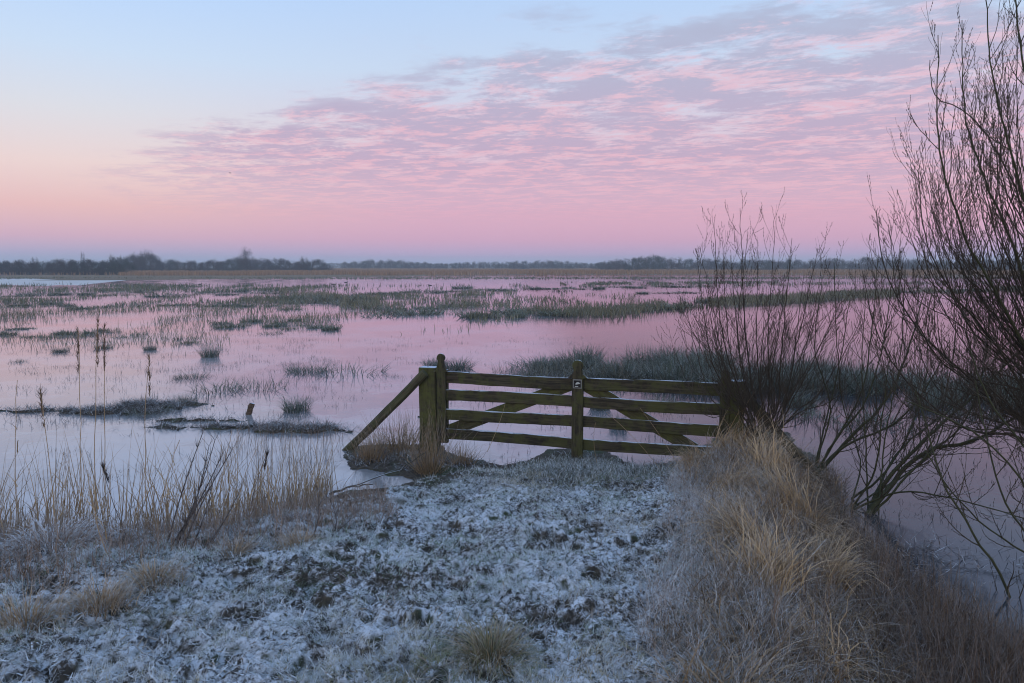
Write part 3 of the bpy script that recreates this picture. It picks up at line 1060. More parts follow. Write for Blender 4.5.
reed(80, 560, .15, 78, 328, 0, 'tall reed with dark seed head, leftmost of the three rising highest at left', dark=False)
reed(97, 558, .15, 98, 318, 0, 'middle and tallest of the three high reeds with seed heads at left')
reed(106, 555, .15, 104, 324, 0, 'rightmost of the three high reeds with seed heads at left')
reed(66, 552, .12, 64, 452, 0, 'slim bare reed left of the three high ones', False)
reed(152, 556, .15, 149, 357, 0, 'lone pale reed with a short seed head right of the three high ones')
reed(18, 566, .15, 17, 380, 0, 'thin leaning reed near the left edge', False)
reed(2, 580, .2, -4, 358, 0, 'reed with dark head cut by the left edge of the photo')
reed(60, 575, .2, 40, 390, 0, 'bent reed with a nodding top between the edge reed and the high ones', True)
reed(140, 560, .2, 102, 466, 0, 'dark dock stem leaning left over the ice', True, True)
reed(155, 565, .2, 180, 440, 0, 'pale reed leaning right beside the dark weed spray', False)
reed(215, 548, .12, 232, 430, 0, 'reed leaning right at the far end of the weed spray', False)
reed(250, 545, .12, 268, 452, 0, 'short dark stem leaning right over the ice by the track', True, True)
reed(120, 590, .3, 88, 470, 0, 'pale reed leaning left in front of the dark weed spray', False)


# dark branching weed spray at (200,470)
def spray(px, py, z, tops, label, name='dead_weed', matn='twig', r=.0075):
    base = G(px, py, z)
    e = empty(name, base); tag(e, label, 'weed', 'branching dead weeds on the left bank')
    b = Bag(); b2 = Bag()
    for tx, ty in tops:
        d = W(tx, ty, base.y + random.uniform(-.2, .2)) - base
        n = 9
        side = Vector((random.uniform(-.10, .14), random.uniform(-.1, .1), random.uniform(-.08, .02)))
        pts = [tuple(d * (k / n) + side * math.sin(math.pi * k / n)) for k in range(n + 1)]
        V, F = tube(pts, np.linspace(r, r * .35, n + 1), 4)
        b.add(V, F, [.5, .15, 1.0, 1])
        for k in range(4, n + 1):
            for _ in range(4):
                P = np.array([pts[k]])
                V, F, T = blades(P, rng.uniform(0, TAU, 1), rng.uniform(.04, .13, 1), .6, rng.uniform(-.4, .3, 1), .004, 3, sides=3, tint=tints(1, (0, 1), (0, .4), (.8, 1.3)))
                b2.add(V, F, T)
    b.build('stem', M[matn], e); b2.build('twigs', M[matn], e)
    return e


spray(162, 566, .2, [(203, 432), (215, 440), (209, 446), (222, 455), (206, 462), (200, 474), (212, 484)], 'dark rust-brown branching weed leaning right over the ice')
spray(175, 575, .22, [(232, 450), (214, 478), (240, 490)], 'thinner dark weed bent far to the right behind the leaning one')
spray(300, 560, .2, [(330, 500), (350, 520), (318, 490)], 'low bare brown weed where the left bank meets the track')

# driftwood sticks by the water edge left of the track
def stick(pts_px, r0, label, mat_=None, z0=.05):
    pts = []
    for k, (a, b_, z) in enumerate(pts_px):
        p = G(a, b_, z); pts.append((p.x, p.y, z))
    base = Vector(pts[0])
    P = np.array(pts) - np.array(base)
    # densify
    PP = np.concatenate([P[i] + (P[i + 1] - P[i]) * np.linspace(0, 1, 5)[:-1, None] for i in range(len(P) - 1)] + [P[-1:]])
    PP = PP + rng.normal(0, .006, PP.shape)
    V, F = tube(PP, np.linspace(r0, r0 * .4, len(PP)), 6, jit=.15)
    o = np_mesh('fallen_branch', V, F, mat_ or M['bark'], None, None, True, base)
    tag(o, label, 'branch')


stick([(338, 497, .08), (365, 491, .09), (400, 489, .10), (432, 488, .12)], .022, 'dark fallen branch lying at the water edge left of the track')
stick([(330, 494, .05), (352, 486, .07), (372, 484, .08)], .014, 'short dark stick above the fallen branch at the water edge')
stick([(345, 488, .06), (400, 470, .12), (425, 452, .35)], .008, 'thin pale reed stem propped slanting towards the left gate post', M['wood_grey'])
stick([(118, 545, .12), (150, 550, .16), (205, 556, .2)], .009, 'pale broken reed lying flat across the left bank', M['plate'])

# ------------------------------------------------------------------ rushes in the flooded marsh
def rush_proto(nb, h, rad, w, a, seg=4, fr=(.05, .45), lean=(0, .75), v=(.55, 1.35), curve=(.0, 1.0)):
    r = rad * np.sqrt(rng.random(nb)); th = rng.uniform(0, TAU, nb)
    P = np.stack([r * np.cos(th), r * np.sin(th), np.full(nb, -.04)], 1)
    V, F, T = blades(P, th + rng.normal(0, .8, nb), h * rng.uniform(.4, 1.05, nb), rng.uniform(*lean, nb) * (.35 + .65 * r / rad), rng.uniform(*curve, nb), rng.uniform(.6, 1.4, nb) * w, seg, tint=tints(nb, a, fr, v))
    return V, F, T


protos = []
for k in range(8):
    protos.append(rush_proto([330, 210, 420, 150, 260, 380, 120, 300][k], [.52, .46, .58, .42, .50, .36, .5, .6][k], [.30, .36, .26, .40, .32, .38, .42, .24][k], .009, [(0, .5), (.2, 1), (0, .4), (.5, 1), (0, .7), (.1, .8), (.4, 1), (0, .3)][k], lean=(0, [.75, .9, .6, 1.1, .8, 1.0, 1.0, .5][k]), curve=(-.1, 1.4)))
far_protos = []
for k in range(6):
    far_protos.append(rush_proto([150, 90, 200, 120, 60, 160][k], [.5, .42, .55, .4, .6, .45][k], [.50, .62, .45, .6, .7, .5][k], .030, [(0, .5), (.2, 1), (0, .4), (.3, 1), (.2, .9), (0, .7)][k], 3, lean=(0, .9)))
_tuss_cache = {}


def tussock(kind, x, y, sx, sz, label, group, sy=None):
    src = {'near': protos, 'far': far_protos}[kind]
    i = random.randrange(len(src))
    key = (kind, i)
    if key not in _tuss_cache:
        V, F, T = src[i]
        o = np_mesh('rush_tussock', V, F, M['rush'] if kind == 'near' else M['rush_far'], None, T)
        _tuss_cache[key] = o.data
    else:
        o = bpy.data.objects.new('rush_tussock', _tuss_cache[key]); C.objects.link(o)
    o.location = (x, y, 0)
    o.rotation_euler = (0, 0, random.uniform(0, TAU))
    o.scale = (sx, sx if sy is None else sy, sz)
    o.rotation_euler[2] = random.uniform(-.25, .25) if sy else o.rotation_euler[2]
    tag(o, label, 'rush', group)
    return o


# near tussocks: (px, base py, width m / .7, height scale, label)
for px, py, sx, sz, lab in [
        (210, 357, .9, .75, 'small pointed rush tussock alone in pink water above the wide left tuft'),
        (308, 372, 1.25, .75, 'left one of the two dark rush tussocks side by side at left centre'),
        (352, 373, 1.7, .75, 'right and wider one of the two dark rush tussocks side by side'),
        (190, 378, .9, .45, 'low straw-tinted rush tuft left of the wide patch'),
        (222, 391, 1.3, .75, 'wide rush patch of thin blades left of the paired tussocks'),
        (258, 389, 1.2, .70, 'right half of the thin-bladed rush patch'),
        (297, 411, .85, .55, 'small dark rush tuft nearest the left gate strut'),
        (150, 413, .9, .45, 'frosted tuft on the highest part of the muddy debris bank'),
        (185, 403, .6, .50, 'small tuft behind the muddy debris bank'),
        (435, 366, .9, .55, 'thin rush tuft just left of the gate stile top'),
        (458, 369, 1.3, .60, 'straw-tinted rush tuft right behind the gate stile top'),
        (508, 372, .8, .75, 'rush tuft above the top rail left of the large bed'),
        (522, 377, .7, .65, 'smaller rush tuft touching the top rail in view'),
        (60, 352, .7, .35, 'tiny rush tuft near the left edge below the pink channel'),
        (150, 350, .6, .35, 'tiny rush tuft right of the three high reeds'),
        (600, 409, .6, .55, 'faint rush tuft seen between the upper rails near the centre post'),
        (545, 400, .5, .45, 'faint rush tuft seen between the upper rails left of the centre post'),
        (660, 405, .8, .6, 'rush tuft seen between rails on the right side of the gate'),
        (618, 428, .5, .5, 'small frosted sprig tuft seen through the middle of the gate'),
        (20, 362, .5, .3, 'tiny tuft at the left edge in the pink channel')]:
    p = G(px, py)
    tussock('near', p.x, p.y, sx, sz, lab, None)

# the large bed behind the gate
cnt = 0
for (x0, x1, y0, y1, n, smin, smax, h0, h1, bed_label) in [
        (540, 712, 362, 383, 40, 1.2, 2.0, .8, 1.25, 'dark blue-green rush tussock of the bed above the right half of the top rail'),
        (700, 870, 372, 392, 30, 1.2, 1.9, .7, 1.05, 'dark blue-green rush tussock seen through the willow shrub at the gate post'),
        (860, 1050, 378, 405, 22, 1.1, 1.8, .7, 1.0, 'dark rush tussock behind the big right-hand willow'),
        (760, 1040, 398, 430, 14, .8, 1.5, .5, .8, 'shorter rush tussock in the ice in front of the dark bed, behind the willows')]:
    for k in range(n):
        px, py = random.uniform(x0, x1), random.uniform(y0, y1)
        p = G(px, py)
        if random.random() < .25 and px > 880: continue
        tussock('near', p.x, p.y, random.uniform(smin, smax), random.uniform(h0, h1),
                bed_label, 'rush tussocks of the bed behind the gate')
        cnt += 1

# bands of rushes across the marsh, farther out
bands = [  # x0,y0,x1,y1 (base line), spread px, n, sx, sz
    (285, 301, 372, 303, 3.0, 12, 3.0, 1.6), (0, 296, 130, 294, 2.5, 9, 2.0, 1.0), (130, 294, 290, 293, 2.5, 12, 2.2, 1.1),
    (340, 297, 470, 290, 2.0, 12, 2.4, 1.1), (470, 291, 600, 289, 1.8, 11, 2.6, 1.1), (370, 312, 470, 309, 3.5, 14, 2.1, 1.25),
    (470, 318, 560, 312, 3.0, 11, 1.9, 1.3), (560, 313, 640, 310, 2.5, 9, 2.0, 1.3), (640, 309, 760, 300, 2.5, 11, 2.4, 1.4),
    (760, 300, 900, 290, 2.0, 9, 2.8, 1.4), (900, 292, 1030, 288, 2.0, 9, 2.8, 1.3), (0, 307, 170, 306, 2.5, 9, 1.6, .8),
    (600, 288, 720, 286, 1.0, 7, 3.0, 1.0), (170, 305, 290, 307, 2.0, 7, 1.7, .8), (0, 332, 130, 335, 6, 12, .8, .6), (220, 322, 340, 325, 6, 14, .9, .7),
    (640, 294, 700, 293, .8, 5, 2.2, .7), (100, 340, 330, 330, 7, 8, .8, .6)]
tot = 0
where = ['in the broad olive patch left of the middle', 'in the far left row nearest the blue ice', 'in the row left of the broad olive patch', 'in the thin row right of the broad olive patch', "in the thin far row above the gate's left half", 'in the left end of the long band above the gate', 'in the long band above the left half of the gate', "in the long band above the gate's centre post", 'in the long band left of the willow shrub', 'in the long band seen through the willow shrub', 'at the right end of the long band behind the big willow', 'in the second row at far left', 'in the small far row left of the willow shrub', 'in the short row below the olive patch', 'in the sparse near row at far left', 'in the sparse near row left of the middle', 'in the tiny far row left of the willow', 'among the stubble below the near left row']
for (x0, y0, x1, y1, sp_, n, sx, sz), wh in zip(bands, where):
    for k in range(n):
        f = (k + random.uniform(0, 1)) / n
        px, py = x0 + (x1 - x0) * f, y0 + (y1 - y0) * f + random.gauss(0, sp_ * .6)
        p = G(px, max(py, 279))
        tussock('far', p.x, p.y, sx * random.uniform(.5, 1.05), sz * .72 * random.uniform(.5, 1.05),
                'dull green rush tussock ' + wh, 'rush tussocks scattered over the far marsh', sy=sx * random.uniform(.5, .9))
        tot += 1

# fine sedge between them
def sedge(name, label, rows, mat_, seg=2):
    bag = Bag()
    for (x0, y0, x1, y1, sp_, n, hmin, hmax, w, a, gap) in rows:
        f = rng.random(n)
        px = x0 + (x1 - x0) * f
        py = y0 + (y1 - y0) * f + rng.normal(0, sp_, n)
        py = np.maximum(py, 276.5)
        v = (341.5 - py) / FPX
        dy = math.cos(PITCH) + v * math.sin(PITCH); dz = -math.sin(PITCH) + v * math.cos(PITCH)
        tt = -CAM_H / dz
        P = np.stack([(px - 512) / FPX * tt, dy * tt, np.full(n, -.03)], 1)
        cl = fbm(P[:, 0] * .35, P[:, 1] * .12, 1.0, 3, 500 + x0)
        k = cl > gap + .045
        P, cl = P[k], cl[k]; n2 = len(P)
        if not n2: continue
        V, F, T = blades(P, rng.uniform(0, TAU, n2), rng.uniform(hmin, hmax, n2) * .62 * (.5 + cl), rng.uniform(0, .5, n2), rng.uniform(0, .8, n2), w, seg, tint=tints(n2, a, (0, .3), (.6, 1.3)), face=rng.normal(0, .5, n2))
        bag.add(V, F, T)
    tag(bag.build(name, mat_), label, 'sedge', kind='stuff')


sedge('sedge', 'low sedge and reed stubble standing in the flooded marsh', [
    (-60, 278.5, 1090, 278.0, .45, 5200, .25, .6, .16, (0, .8), .30),
    (-60, 288, 360, 288, 1.6, 2600, .2, .55, .08, (0, 1), .46),
    (-60, 298, 300, 300, 3.0, 3000, .2, .5, .05, (.2, 1), .46),
    (300, 300, 640, 300, 4, 2200, .2, .5, .05, (.1, 1), .48),
    (-60, 308, 300, 307, 3, 1700, .15, .5, .035, (.2, 1), .47),
    (-60, 326, 340, 320, 6, 1500, .15, .45, .022, (.3, 1), .48),
    (340, 316, 470, 318, 6, 900, .15, .45, .025, (.3, 1), .48),
    (0, 340, 230, 338, 5, 900, .1, .4, .016, (.3, 1), .48),
    (280, 292, 380, 299, 3.0, 1500, .3, .8, .06, (.5, 1), .46),
    (560, 284, 780, 282, .8, 1600, .2, .5, .12, (0, .8), .44),
    (640, 307, 900, 292, 2.2, 3800, .3, .7, .06, (.4, 1), .34),
    (470, 315, 640, 310, 3, 1800, .3, .7, .04, (.2, 1), .40),
    (-60, 286.5, 360, 286.5, .7, 2300, .35, .8, .07, (0, .5), .49),
    (-60, 291, 300, 290.5, .8, 2200, .35, .8, .06, (0, .6), .50),
    (-60, 303, 300, 301, 1.6, 1600, .3, .7, .045, (0, .7), .52),
    (330, 288, 700, 285, 1.0, 1900, .35, .7, .07, (0, .7), .50),
    (340, 297, 520, 294, 1.2, 1100, .35, .7, .05, (.1, .9), .48),
    (340, 306, 660, 304, 2.5, 2500, .3, .75, .035, (.2, 1), .46),
    (460, 318, 660, 311, 2.0, 2600, .5, 1.1, .022, (.2, 1), .40),
    (660, 309, 900, 293, 1.5, 3000, .5, 1.0, .03, (.2, 1), .38),
    (240, 320, 480, 322, 4, 1600, .25, .6, .02, (.1, 1), .50),
    (0, 316, 240, 316, 4, 2000, .25, .6, .02, (.1, 1), .50),
    (640, 285, 1000, 283, .8, 2600, .3, .6, .07, (0, .7), .50),
    (900, 291, 1090, 288, 2, 1500, .3, .7, .07, (.3, 1), .40)], M['rush_far'])
# twiggy bits and sprigs poking through the near ice
bag = Bag()
for (x0, x1, y0, y1, n, hh) in [(0, 340, 330, 425, 4200, .15), (190, 430, 340, 400, 1200, .13), (380, 720, 335, 400, 1300, .11), (440, 700, 392, 460, 700, .12), (820, 1050, 420, 600, 900, .12), (0, 420, 425, 520, 260, .14)]:
    v1, v0 = G(0, y0).y, G(0, y1).y
    nc = max(6, n // 13)
    cy_ = rng.uniform(v0, v1, nc); cxp = rng.uniform(x0, x1, nc)
    cX = (cxp - 512) / FPX * cy_
    ix = rng.integers(0, nc, n)
    P = np.stack([cX[ix] + rng.normal(0, .16, n), cy_[ix] + rng.normal(0, .07, n), np.full(n, -.01)], 1)
    V, F, T = blades(P, rng.uniform(0, TAU, n), rng.uniform(.25, 1, n) * hh, rng.uniform(0, 1.35, n), rng.uniform(-.6, .8, n), .006, 3, tint=tints(n, (0, 1), (0, .5), (.5, 1.1)))
    bag.add(V, F, T)
tag(bag.build('drowned_sprigs', M['twig']), 'small dark sprigs poking out of the near ice', 'sprigs', kind='stuff')
# debris lying on the mud bank at left and around the posts
bag = Bag()
for (px, py, sx_, sy_, n) in [(150, 409, .45, .22, 3800), (105, 413, .8, .12, 2200), (240, 428, .9, .12, 2800), (300, 431, .6, .14, 2200), (25, 411, 1.4, .10, 1500), (200, 420, .8, .12, 1200), (430, 465, .6, .2, 900), (375, 458, .3, .15, 500), (640, 466, .5, .12, 500), (930, 555, .35, .2, 1600), (905, 590, .3, .3, 1600)]:
    p = G(px, py)
    q = np.stack([rng.normal(p.x, sx_, n), rng.normal(p.y, sy_, n)], 1)
    z = height(q[:, 0], q[:, 1]); k = (z > .003) | (rng.random(n) < .12)
    q, z = q[k], z[k]; n2 = len(q)
    V, F, T = blades(np.c_[q, np.maximum(z, 0) + .005], rng.uniform(0, TAU, n2), rng.uniform(.04, .20, n2), rng.uniform(.8, 1.6, n2), rng.uniform(-.5, .7, n2), rng.uniform(.004, .010, n2), 4, tint=tints(n2, (0, 1), (0, 1), (.5, 1.6)))
    bag.add(V, F, T)
tag(bag.build('debris', M['twig']), 'flotsam of dark dead stems on the frozen mud', 'debris', kind='stuff')

# ------------------------------------------------------------------ far reed bed
bag = Bag()
n = 62000
yy = 176 + rng.random(n) ** 1.6 * 330
xx = rng.uniform(-.78, .78, n) * yy
z = height(xx, yy)
k = (z > .001) & (fbm(xx, yy, .05, 3, 700) > .34) & ((xx / yy > -.53) | (rng.random(n) < .06))
xx, yy, z = xx[k], yy[k], z[k]; n = len(xx)
hh = rng.uniform(.6, 1.0, n) * (.35 + 1.1 * fbm(xx, yy * .3, .03, 3, 720))
V, F, T = blades(np.c_[xx, yy, z], rng.uniform(0, TAU, n), hh, 0.05, .15, rng.uniform(.12, .3, n) * yy / 220, 1, taper=1, tip=.5, tint=tints(n, (0, 1), (0, .15), (.75, 1.2)), face=rng.normal(0, .4, n))
bag.add(V, F, T)
tag(bag.build('reed_bed', M['reed']), 'tan reed bed along the far side of the flooded marsh', 'reeds', kind='stuff')

# ------------------------------------------------------------------ far trees
def tree_proto(h, w, nb, dome=.3, stem=.2, twig_l=.28, evergreen=False, lobes=5):
    """bare tree: trunk with limbs, crown of twigs arranged in uneven clusters"""
    tb = Bag()
    n = 7
    V, F = tube([(.1 * math.sin(k), .05 * math.cos(k * 2), h * .75 * k / n) for k in range(n + 1)], np.linspace(.035 * h, .01 * h, n + 1), 6)
    tb.add(V, F)
    cl = []
    for j in range(lobes * 3):
        a, rr = random.uniform(0, TAU), math.sqrt(random.random())
        zt = random.uniform(stem, 1)
        r_max = w / 2 * math.sqrt(max(.05, 1 - ((zt - dome) / (1.03 - dome)) ** 2))
        c = np.array([math.cos(a) * rr * r_max, math.sin(a) * rr * r_max, zt * h * .92])
        cl.append((c, random.uniform(.15, .27) * (w + h) / 2))
        b0 = np.array([0, 0, h * max(.05, zt * .5)])
        P = [b0 + (c - b0) * q + np.array([0, 0, .03 * h * math.sin(q * 3)]) for q in np.linspace(0, 1, 5)]
        V, F = tube(P, np.linspace(.014 * h, .004 * h, 5), 4)
        tb.add(V, F)
    cb = Bag()
    for c, r in cl:
        m_ = nb // len(cl)
        d = rng.normal(0, 1, (m_, 3)); d /= np.linalg.norm(d, axis=1)[:, None]
        P = c + d * (r * rng.random(m_) ** .45)[:, None]
        P[:, 2] = np.maximum(P[:, 2], .05)
        V, F, T = blades(P, np.arctan2(d[:, 1], d[:, 0]), h * twig_l * rng.uniform(.3, .8, m_) * .6, rng.uniform(.05, .9, m_), rng.uniform(-.5, .1, m_), rng.uniform(.006, .013, m_) * h, 2, tint=tints(m_))
        cb.add(V, F)
    return tb, cb


def make_tree(name, label, cat, proto, twig, loc, s, group):
    tb, cb = proto
    e = empty(name, loc); e.scale = s
    tag(e, label, cat, group)
    tb.build('trunk', M['tree_bark'], e)
    cb.build('crown', M[twig], e)
    return e


masters = []
for k in range(7):
    bush = k < 4
    pr = tree_proto(6.0, 8.5 if bush else 6.5, 3600 if bush else 2000, .15 if bush else .45, .05 if bush else .12, lobes=7)
    e = make_tree('bare_tree', 'x', 'tree', pr, ['tree_twig', 'tree_twig2', 'tree_twig', 'tree_green', 'tree_twig', 'tree_twig2', 'tree_twig'][k], (0, 0, 0), (1, 1, 1), None)
    masters.append(e)
used = set()


def tree_at(px, top_py, D, wide, label, group, kinds=range(7)):
    i = random.choice(list(kinds))
    if i in used: e = copy_tree(masters[i])
    else: e = masters[i]; used.add(i)
    hgt = CAM_H + (HOR - top_py + (1.2 if px < 335 else 2.0)) * D / FPX
    s = hgt / 6.2
    e.location = ((px - 512) / FPX * D, D, .05)
    e.scale = (s * wide, s * wide, s)
    e.rotation_euler = (0, 0, random.uniform(0, TAU))
    tag(e, label, 'tree', group)
    return e


def prof(x, pts):
    return float(np.interp(x, [p[0] for p in pts], [p[1] for p in pts]))


gl = 'bushy bare trees along the far left shore'
lp = [(-80, 262), (10, 263), (30, 262), (110, 262), (125, 259), (150, 257), (165, 261), (180, 263), (230, 262), (245, 259), (270, 260), (285, 262), (325, 262), (335, 265)]
x = -75
while x < 332:
    D = random.uniform(186, 200) if x < 122 else random.uniform(270, 300)
    tree_at(x, prof(x, lp) + random.uniform(-.8, 1.6), D, random.uniform(.9, 1.5), ('low dark bush at the left end of the far left belt beside the blue ice' if x < 60 else 'low dark bush of the far left belt just left of the broad tree' if x < 122 else 'grey-brown bushy tree in the left belt around the broad tree' if x < 215 else 'grey-brown bushy tree in the left belt around the tallest round-topped tree'), gl, range(4))
    x += random.uniform(4, 8)
for px, tp, w_, lab in [(248, 251.5, .7, 'tallest round-topped bare tree rising from the far left belt'), (147, 253.5, .9, 'broad bare tree standing above the left belt beside a lower crown'),
                        (137, 256, .7, 'lower bare crown left of the broad tree in the left belt'), (85, 253.5, .22, 'thin lone leader sticking out of the belt at far left'),
                        (37, 259, .5, 'small pointed bare tree near the left end of the belt'), (113, 257.5, .4, 'small round bare tree between the leader and the broad tree'),
                        (305, 259.5, .8, 'bare tree near the right end of the left belt')]:
    tree_at(px, tp, 195 if px < 122 else 268, w_, lab, None, [4, 5, 6])
gc = 'distant trees across the middle of the horizon'
cp = [(330, 266), (350, 264.5), (375, 262.5), (390, 262), (415, 264.5), (440, 265.2), (500, 264), (555, 263.3), (580, 264.6), (605, 265)]
x = 345
while x < 612:
    D = random.uniform(470, 540)
    tree_at(x, prof(x, cp) + random.uniform(-.7, .9), D, random.uniform(.9, 1.5), ('hazy blue tree in the left clump of the distant middle horizon' if x < 430 else 'hazy low blue tree on the thin distant line above the gate'), gc)
    x += random.uniform(3.2, 6.5)
gr = 'trees of the hazy belt on the right horizon'
rp = [(590, 266), (615, 262), (640, 259.5), (655, 258.5), (670, 260.5), (700, 262), (760, 262.5), (820, 262), (860, 261), (930, 262), (1090, 261)]
x = 600
while x < 1090:
    D = random.uniform(330, 390)
    tree_at(x, prof(x, rp) + random.uniform(-1.0, 1.2), D, random.uniform(.9, 1.4), ('blue-grey tree in the tall clump left of the willow shrub on the right horizon' if x < 690 else 'blue-grey tree in the right horizon belt seen through the willow shrub' if x < 850 else 'blue-grey tree in the right horizon belt behind the big willow'), gr)
    x += random.uniform(4, 7)

# far-off wood, one mass along the horizon
bag = Bag()
n = 26000
xx = rng.uniform(-880, 880, n); yy = rng.uniform(900, 960, n)
top = 3.0 + 5.5 * fbm(xx, yy * 0, .012, 4, 900) * np.clip(fbm(xx, yy * 0, .004, 2, 950) * 1.6, .3, 1.1)
P = np.c_[xx, yy, rng.random(n) * top * .8]
V, F, T = blades(P, rng.uniform(0, TAU, n), rng.uniform(.8, 2.2, n), .2, .2, rng.uniform(.8, 1.6, n), 1, tip=.3)
bag.add(V, F)
tag(bag.build('far_wood', M['tree_twig']), 'far-off wood fading into the haze along the horizon', 'wood', kind='stuff')


# ------------------------------------------------------------------ willows
class Willow:
    def __init__(self, name, base, label):
        self.e = empty(name, base)
        self.base = np.array(base, float)
        tag(self.e, label, 'willow')

    def limb(self, pts, r0, r1, n1=10, l1=1.0, n2=3, up=.9, sides=7, spread=.7, start=.25, moss=True, bias=(0, 0, 0), tw=.0042, n3=1):
        """pts: world control points; side shoots and twigs grow from it"""
        pts = np.array([tuple(p) for p in pts], float) - self.base
        # catmull-rom
        P = [pts[0]]
        q = np.concatenate([[2 * pts[0] - pts[1]], pts, [2 * pts[-1] - pts[-2]]])
        for i in range(1, len(q) - 2):
            seg = max(3, int(np.linalg.norm(q[i + 1] - q[i]) / .09))
            for k in range(1, seg + 1):
                u_ = k / seg
                P.append(.5 * ((2 * q[i]) + (-q[i - 1] + q[i + 1]) * u_ + (2 * q[i - 1] - 5 * q[i] + 4 * q[i + 1] - q[i + 2]) * u_ ** 2 + (-q[i - 1] + 3 * q[i] - 3 * q[i + 1] + q[i + 2]) * u_ ** 3))
        P = np.array(P)
        P[1:-1] += rng.normal(0, .004, P[1:-1].shape)
        rad = r0 + (r1 - r0) * np.linspace(0, 1, len(P)) ** .8
        V, F = tube(P, rad, sides, jit=.06)
        lo = np_mesh('limb', V, F, M['bark_moss' if moss else 'bark'], self.e)
        tb = Bag()
        self.shoots(tb, P, rad, n1, l1, n2, up, spread, start, 1, np.array(bias, float), tw, n3)
        if tb.V:
            tb.build('twigs', M['shoot'], lo)
        return P

    def shoots(self, tb, P, rad, n, L, n2, up, spread, start, lev, bias, tw, n3):
        N = len(P)
        for j in range(n):
            f = start + (1 - start) * (j + random.random()) / n
            i = min(N - 2, int(f * (N - 1)))
            tan = P[i + 1] - P[i]; tan /= np.linalg.norm(tan) + 1e-9
            rnd = rng.normal(0, 1, 3); rnd -= tan * rnd.dot(tan); rnd /= np.linalg.norm(rnd) + 1e-9
            d = tan * .62 + rnd * spread * 1.25 + bias
            d /= np.linalg.norm(d)
            ln = L * random.uniform(.45, 1.1) * (1 - .35 * f)
            seg = 9 if lev == 1 else 6
            p = P[i].copy(); pts = [p.copy()]
            for k in range(seg):
                d = d + np.array([0, 0, up * .16]) + rng.normal(0, .085, 3)
                d /= np.linalg.norm(d)
                p = p + d * ln / seg
                pts.append(p.copy())
            pts = np.array(pts)
            r0 = min(rad[i] * .6, tw * (1.35 if lev == 1 else .75) * random.uniform(.7, 1.2))
            rr = np.linspace(r0, max(.0009, r0 * .28), seg + 1)
            V, F = tube(pts, rr, 4 if lev == 1 else 3)
            tb.add(V, F)
            # buds
            if lev >= 1 and random.random() < .6:
                for k in range(2, seg + 1):
                    c = pts[k]
                    bd = pts[k] - pts[k - 1]; bd /= np.linalg.norm(bd) + 1e-9
                    off = rng.normal(0, .003, 3)
                    V, F = tube([c + off, c + off + bd * .008, c + off + bd * .018], [.0012, .0026, .0006], 3)
                    tb.add(V, F)
            if lev == 1 and n2:
                self.shoots(tb, pts, rr, random.randint(max(1, n2 - 2), n2 + 1), ln * .55, n3, up, spread * .8, .2, 2, bias * .3, tw, 0)
            elif lev == 2 and n3:
                self.shoots(tb, pts, rr, n3, ln * .5, 0, up, spread * .8, .2, 3, bias * 0, tw * .8, 0)


# willow shrub beside the right gate post (stems fan up from px ~765,435)
b0 = W(757, 454, 7.60); b0.z = H(b0.x, b0.y)
wl = Willow('willow_shrub', b0, 'slender many-stemmed bare willow shrub growing beside the right gate post')
D = b0.y
stems = [(740, 208, 745, 330, .016), (714, 222, 722, 330, .012), (696, 248, 712, 360, .010), (758, 252, 757, 350, .011), (775, 226, 768, 340, .012),
         (792, 238, 782, 345, .013), (818, 248, 797, 345, .013), (842, 300, 806, 375, .012), (862, 320, 822, 390, .011), (880, 352, 832, 400, .012), (730, 255, 742, 370, .012), (683, 300, 712, 400, .009),
         (748, 232, 738, 340, .010), (705, 285, 724, 380, .009), (786, 290, 772, 370, .009), (804, 275, 790, 380, .010), (828, 285, 800, 360, .009), (722, 240, 730, 350, .010), (672, 345, 705, 415, .008), (765, 300, 760, 390, .009)]
for k in range(20):
    f = random.random() ** 1.3
    tx = 684 + 175 * f; ty = random.uniform(235, 345)
    stems.append((tx, ty, (tx + 762) / 2 + random.uniform(-8, 8), random.uniform(360, 395), random.uniform(.005, .009)))
for tx, ty, mx_, my_, r in stems:
    dd = D + random.uniform(-.4, .5)
    st_ = b0 + Vector((random.uniform(-.26, .16), random.uniform(-.22, .12), -.02))
    wl.limb([st_, W((768 * .55 + mx_ * .45), 415, (D + dd) / 2), W(mx_, my_, dd), W(tx, ty, dd)], r * .95, .0020, 13, .60, 5, up=.95, spread=.5, start=.28, sides=6, moss=False, tw=.0036)
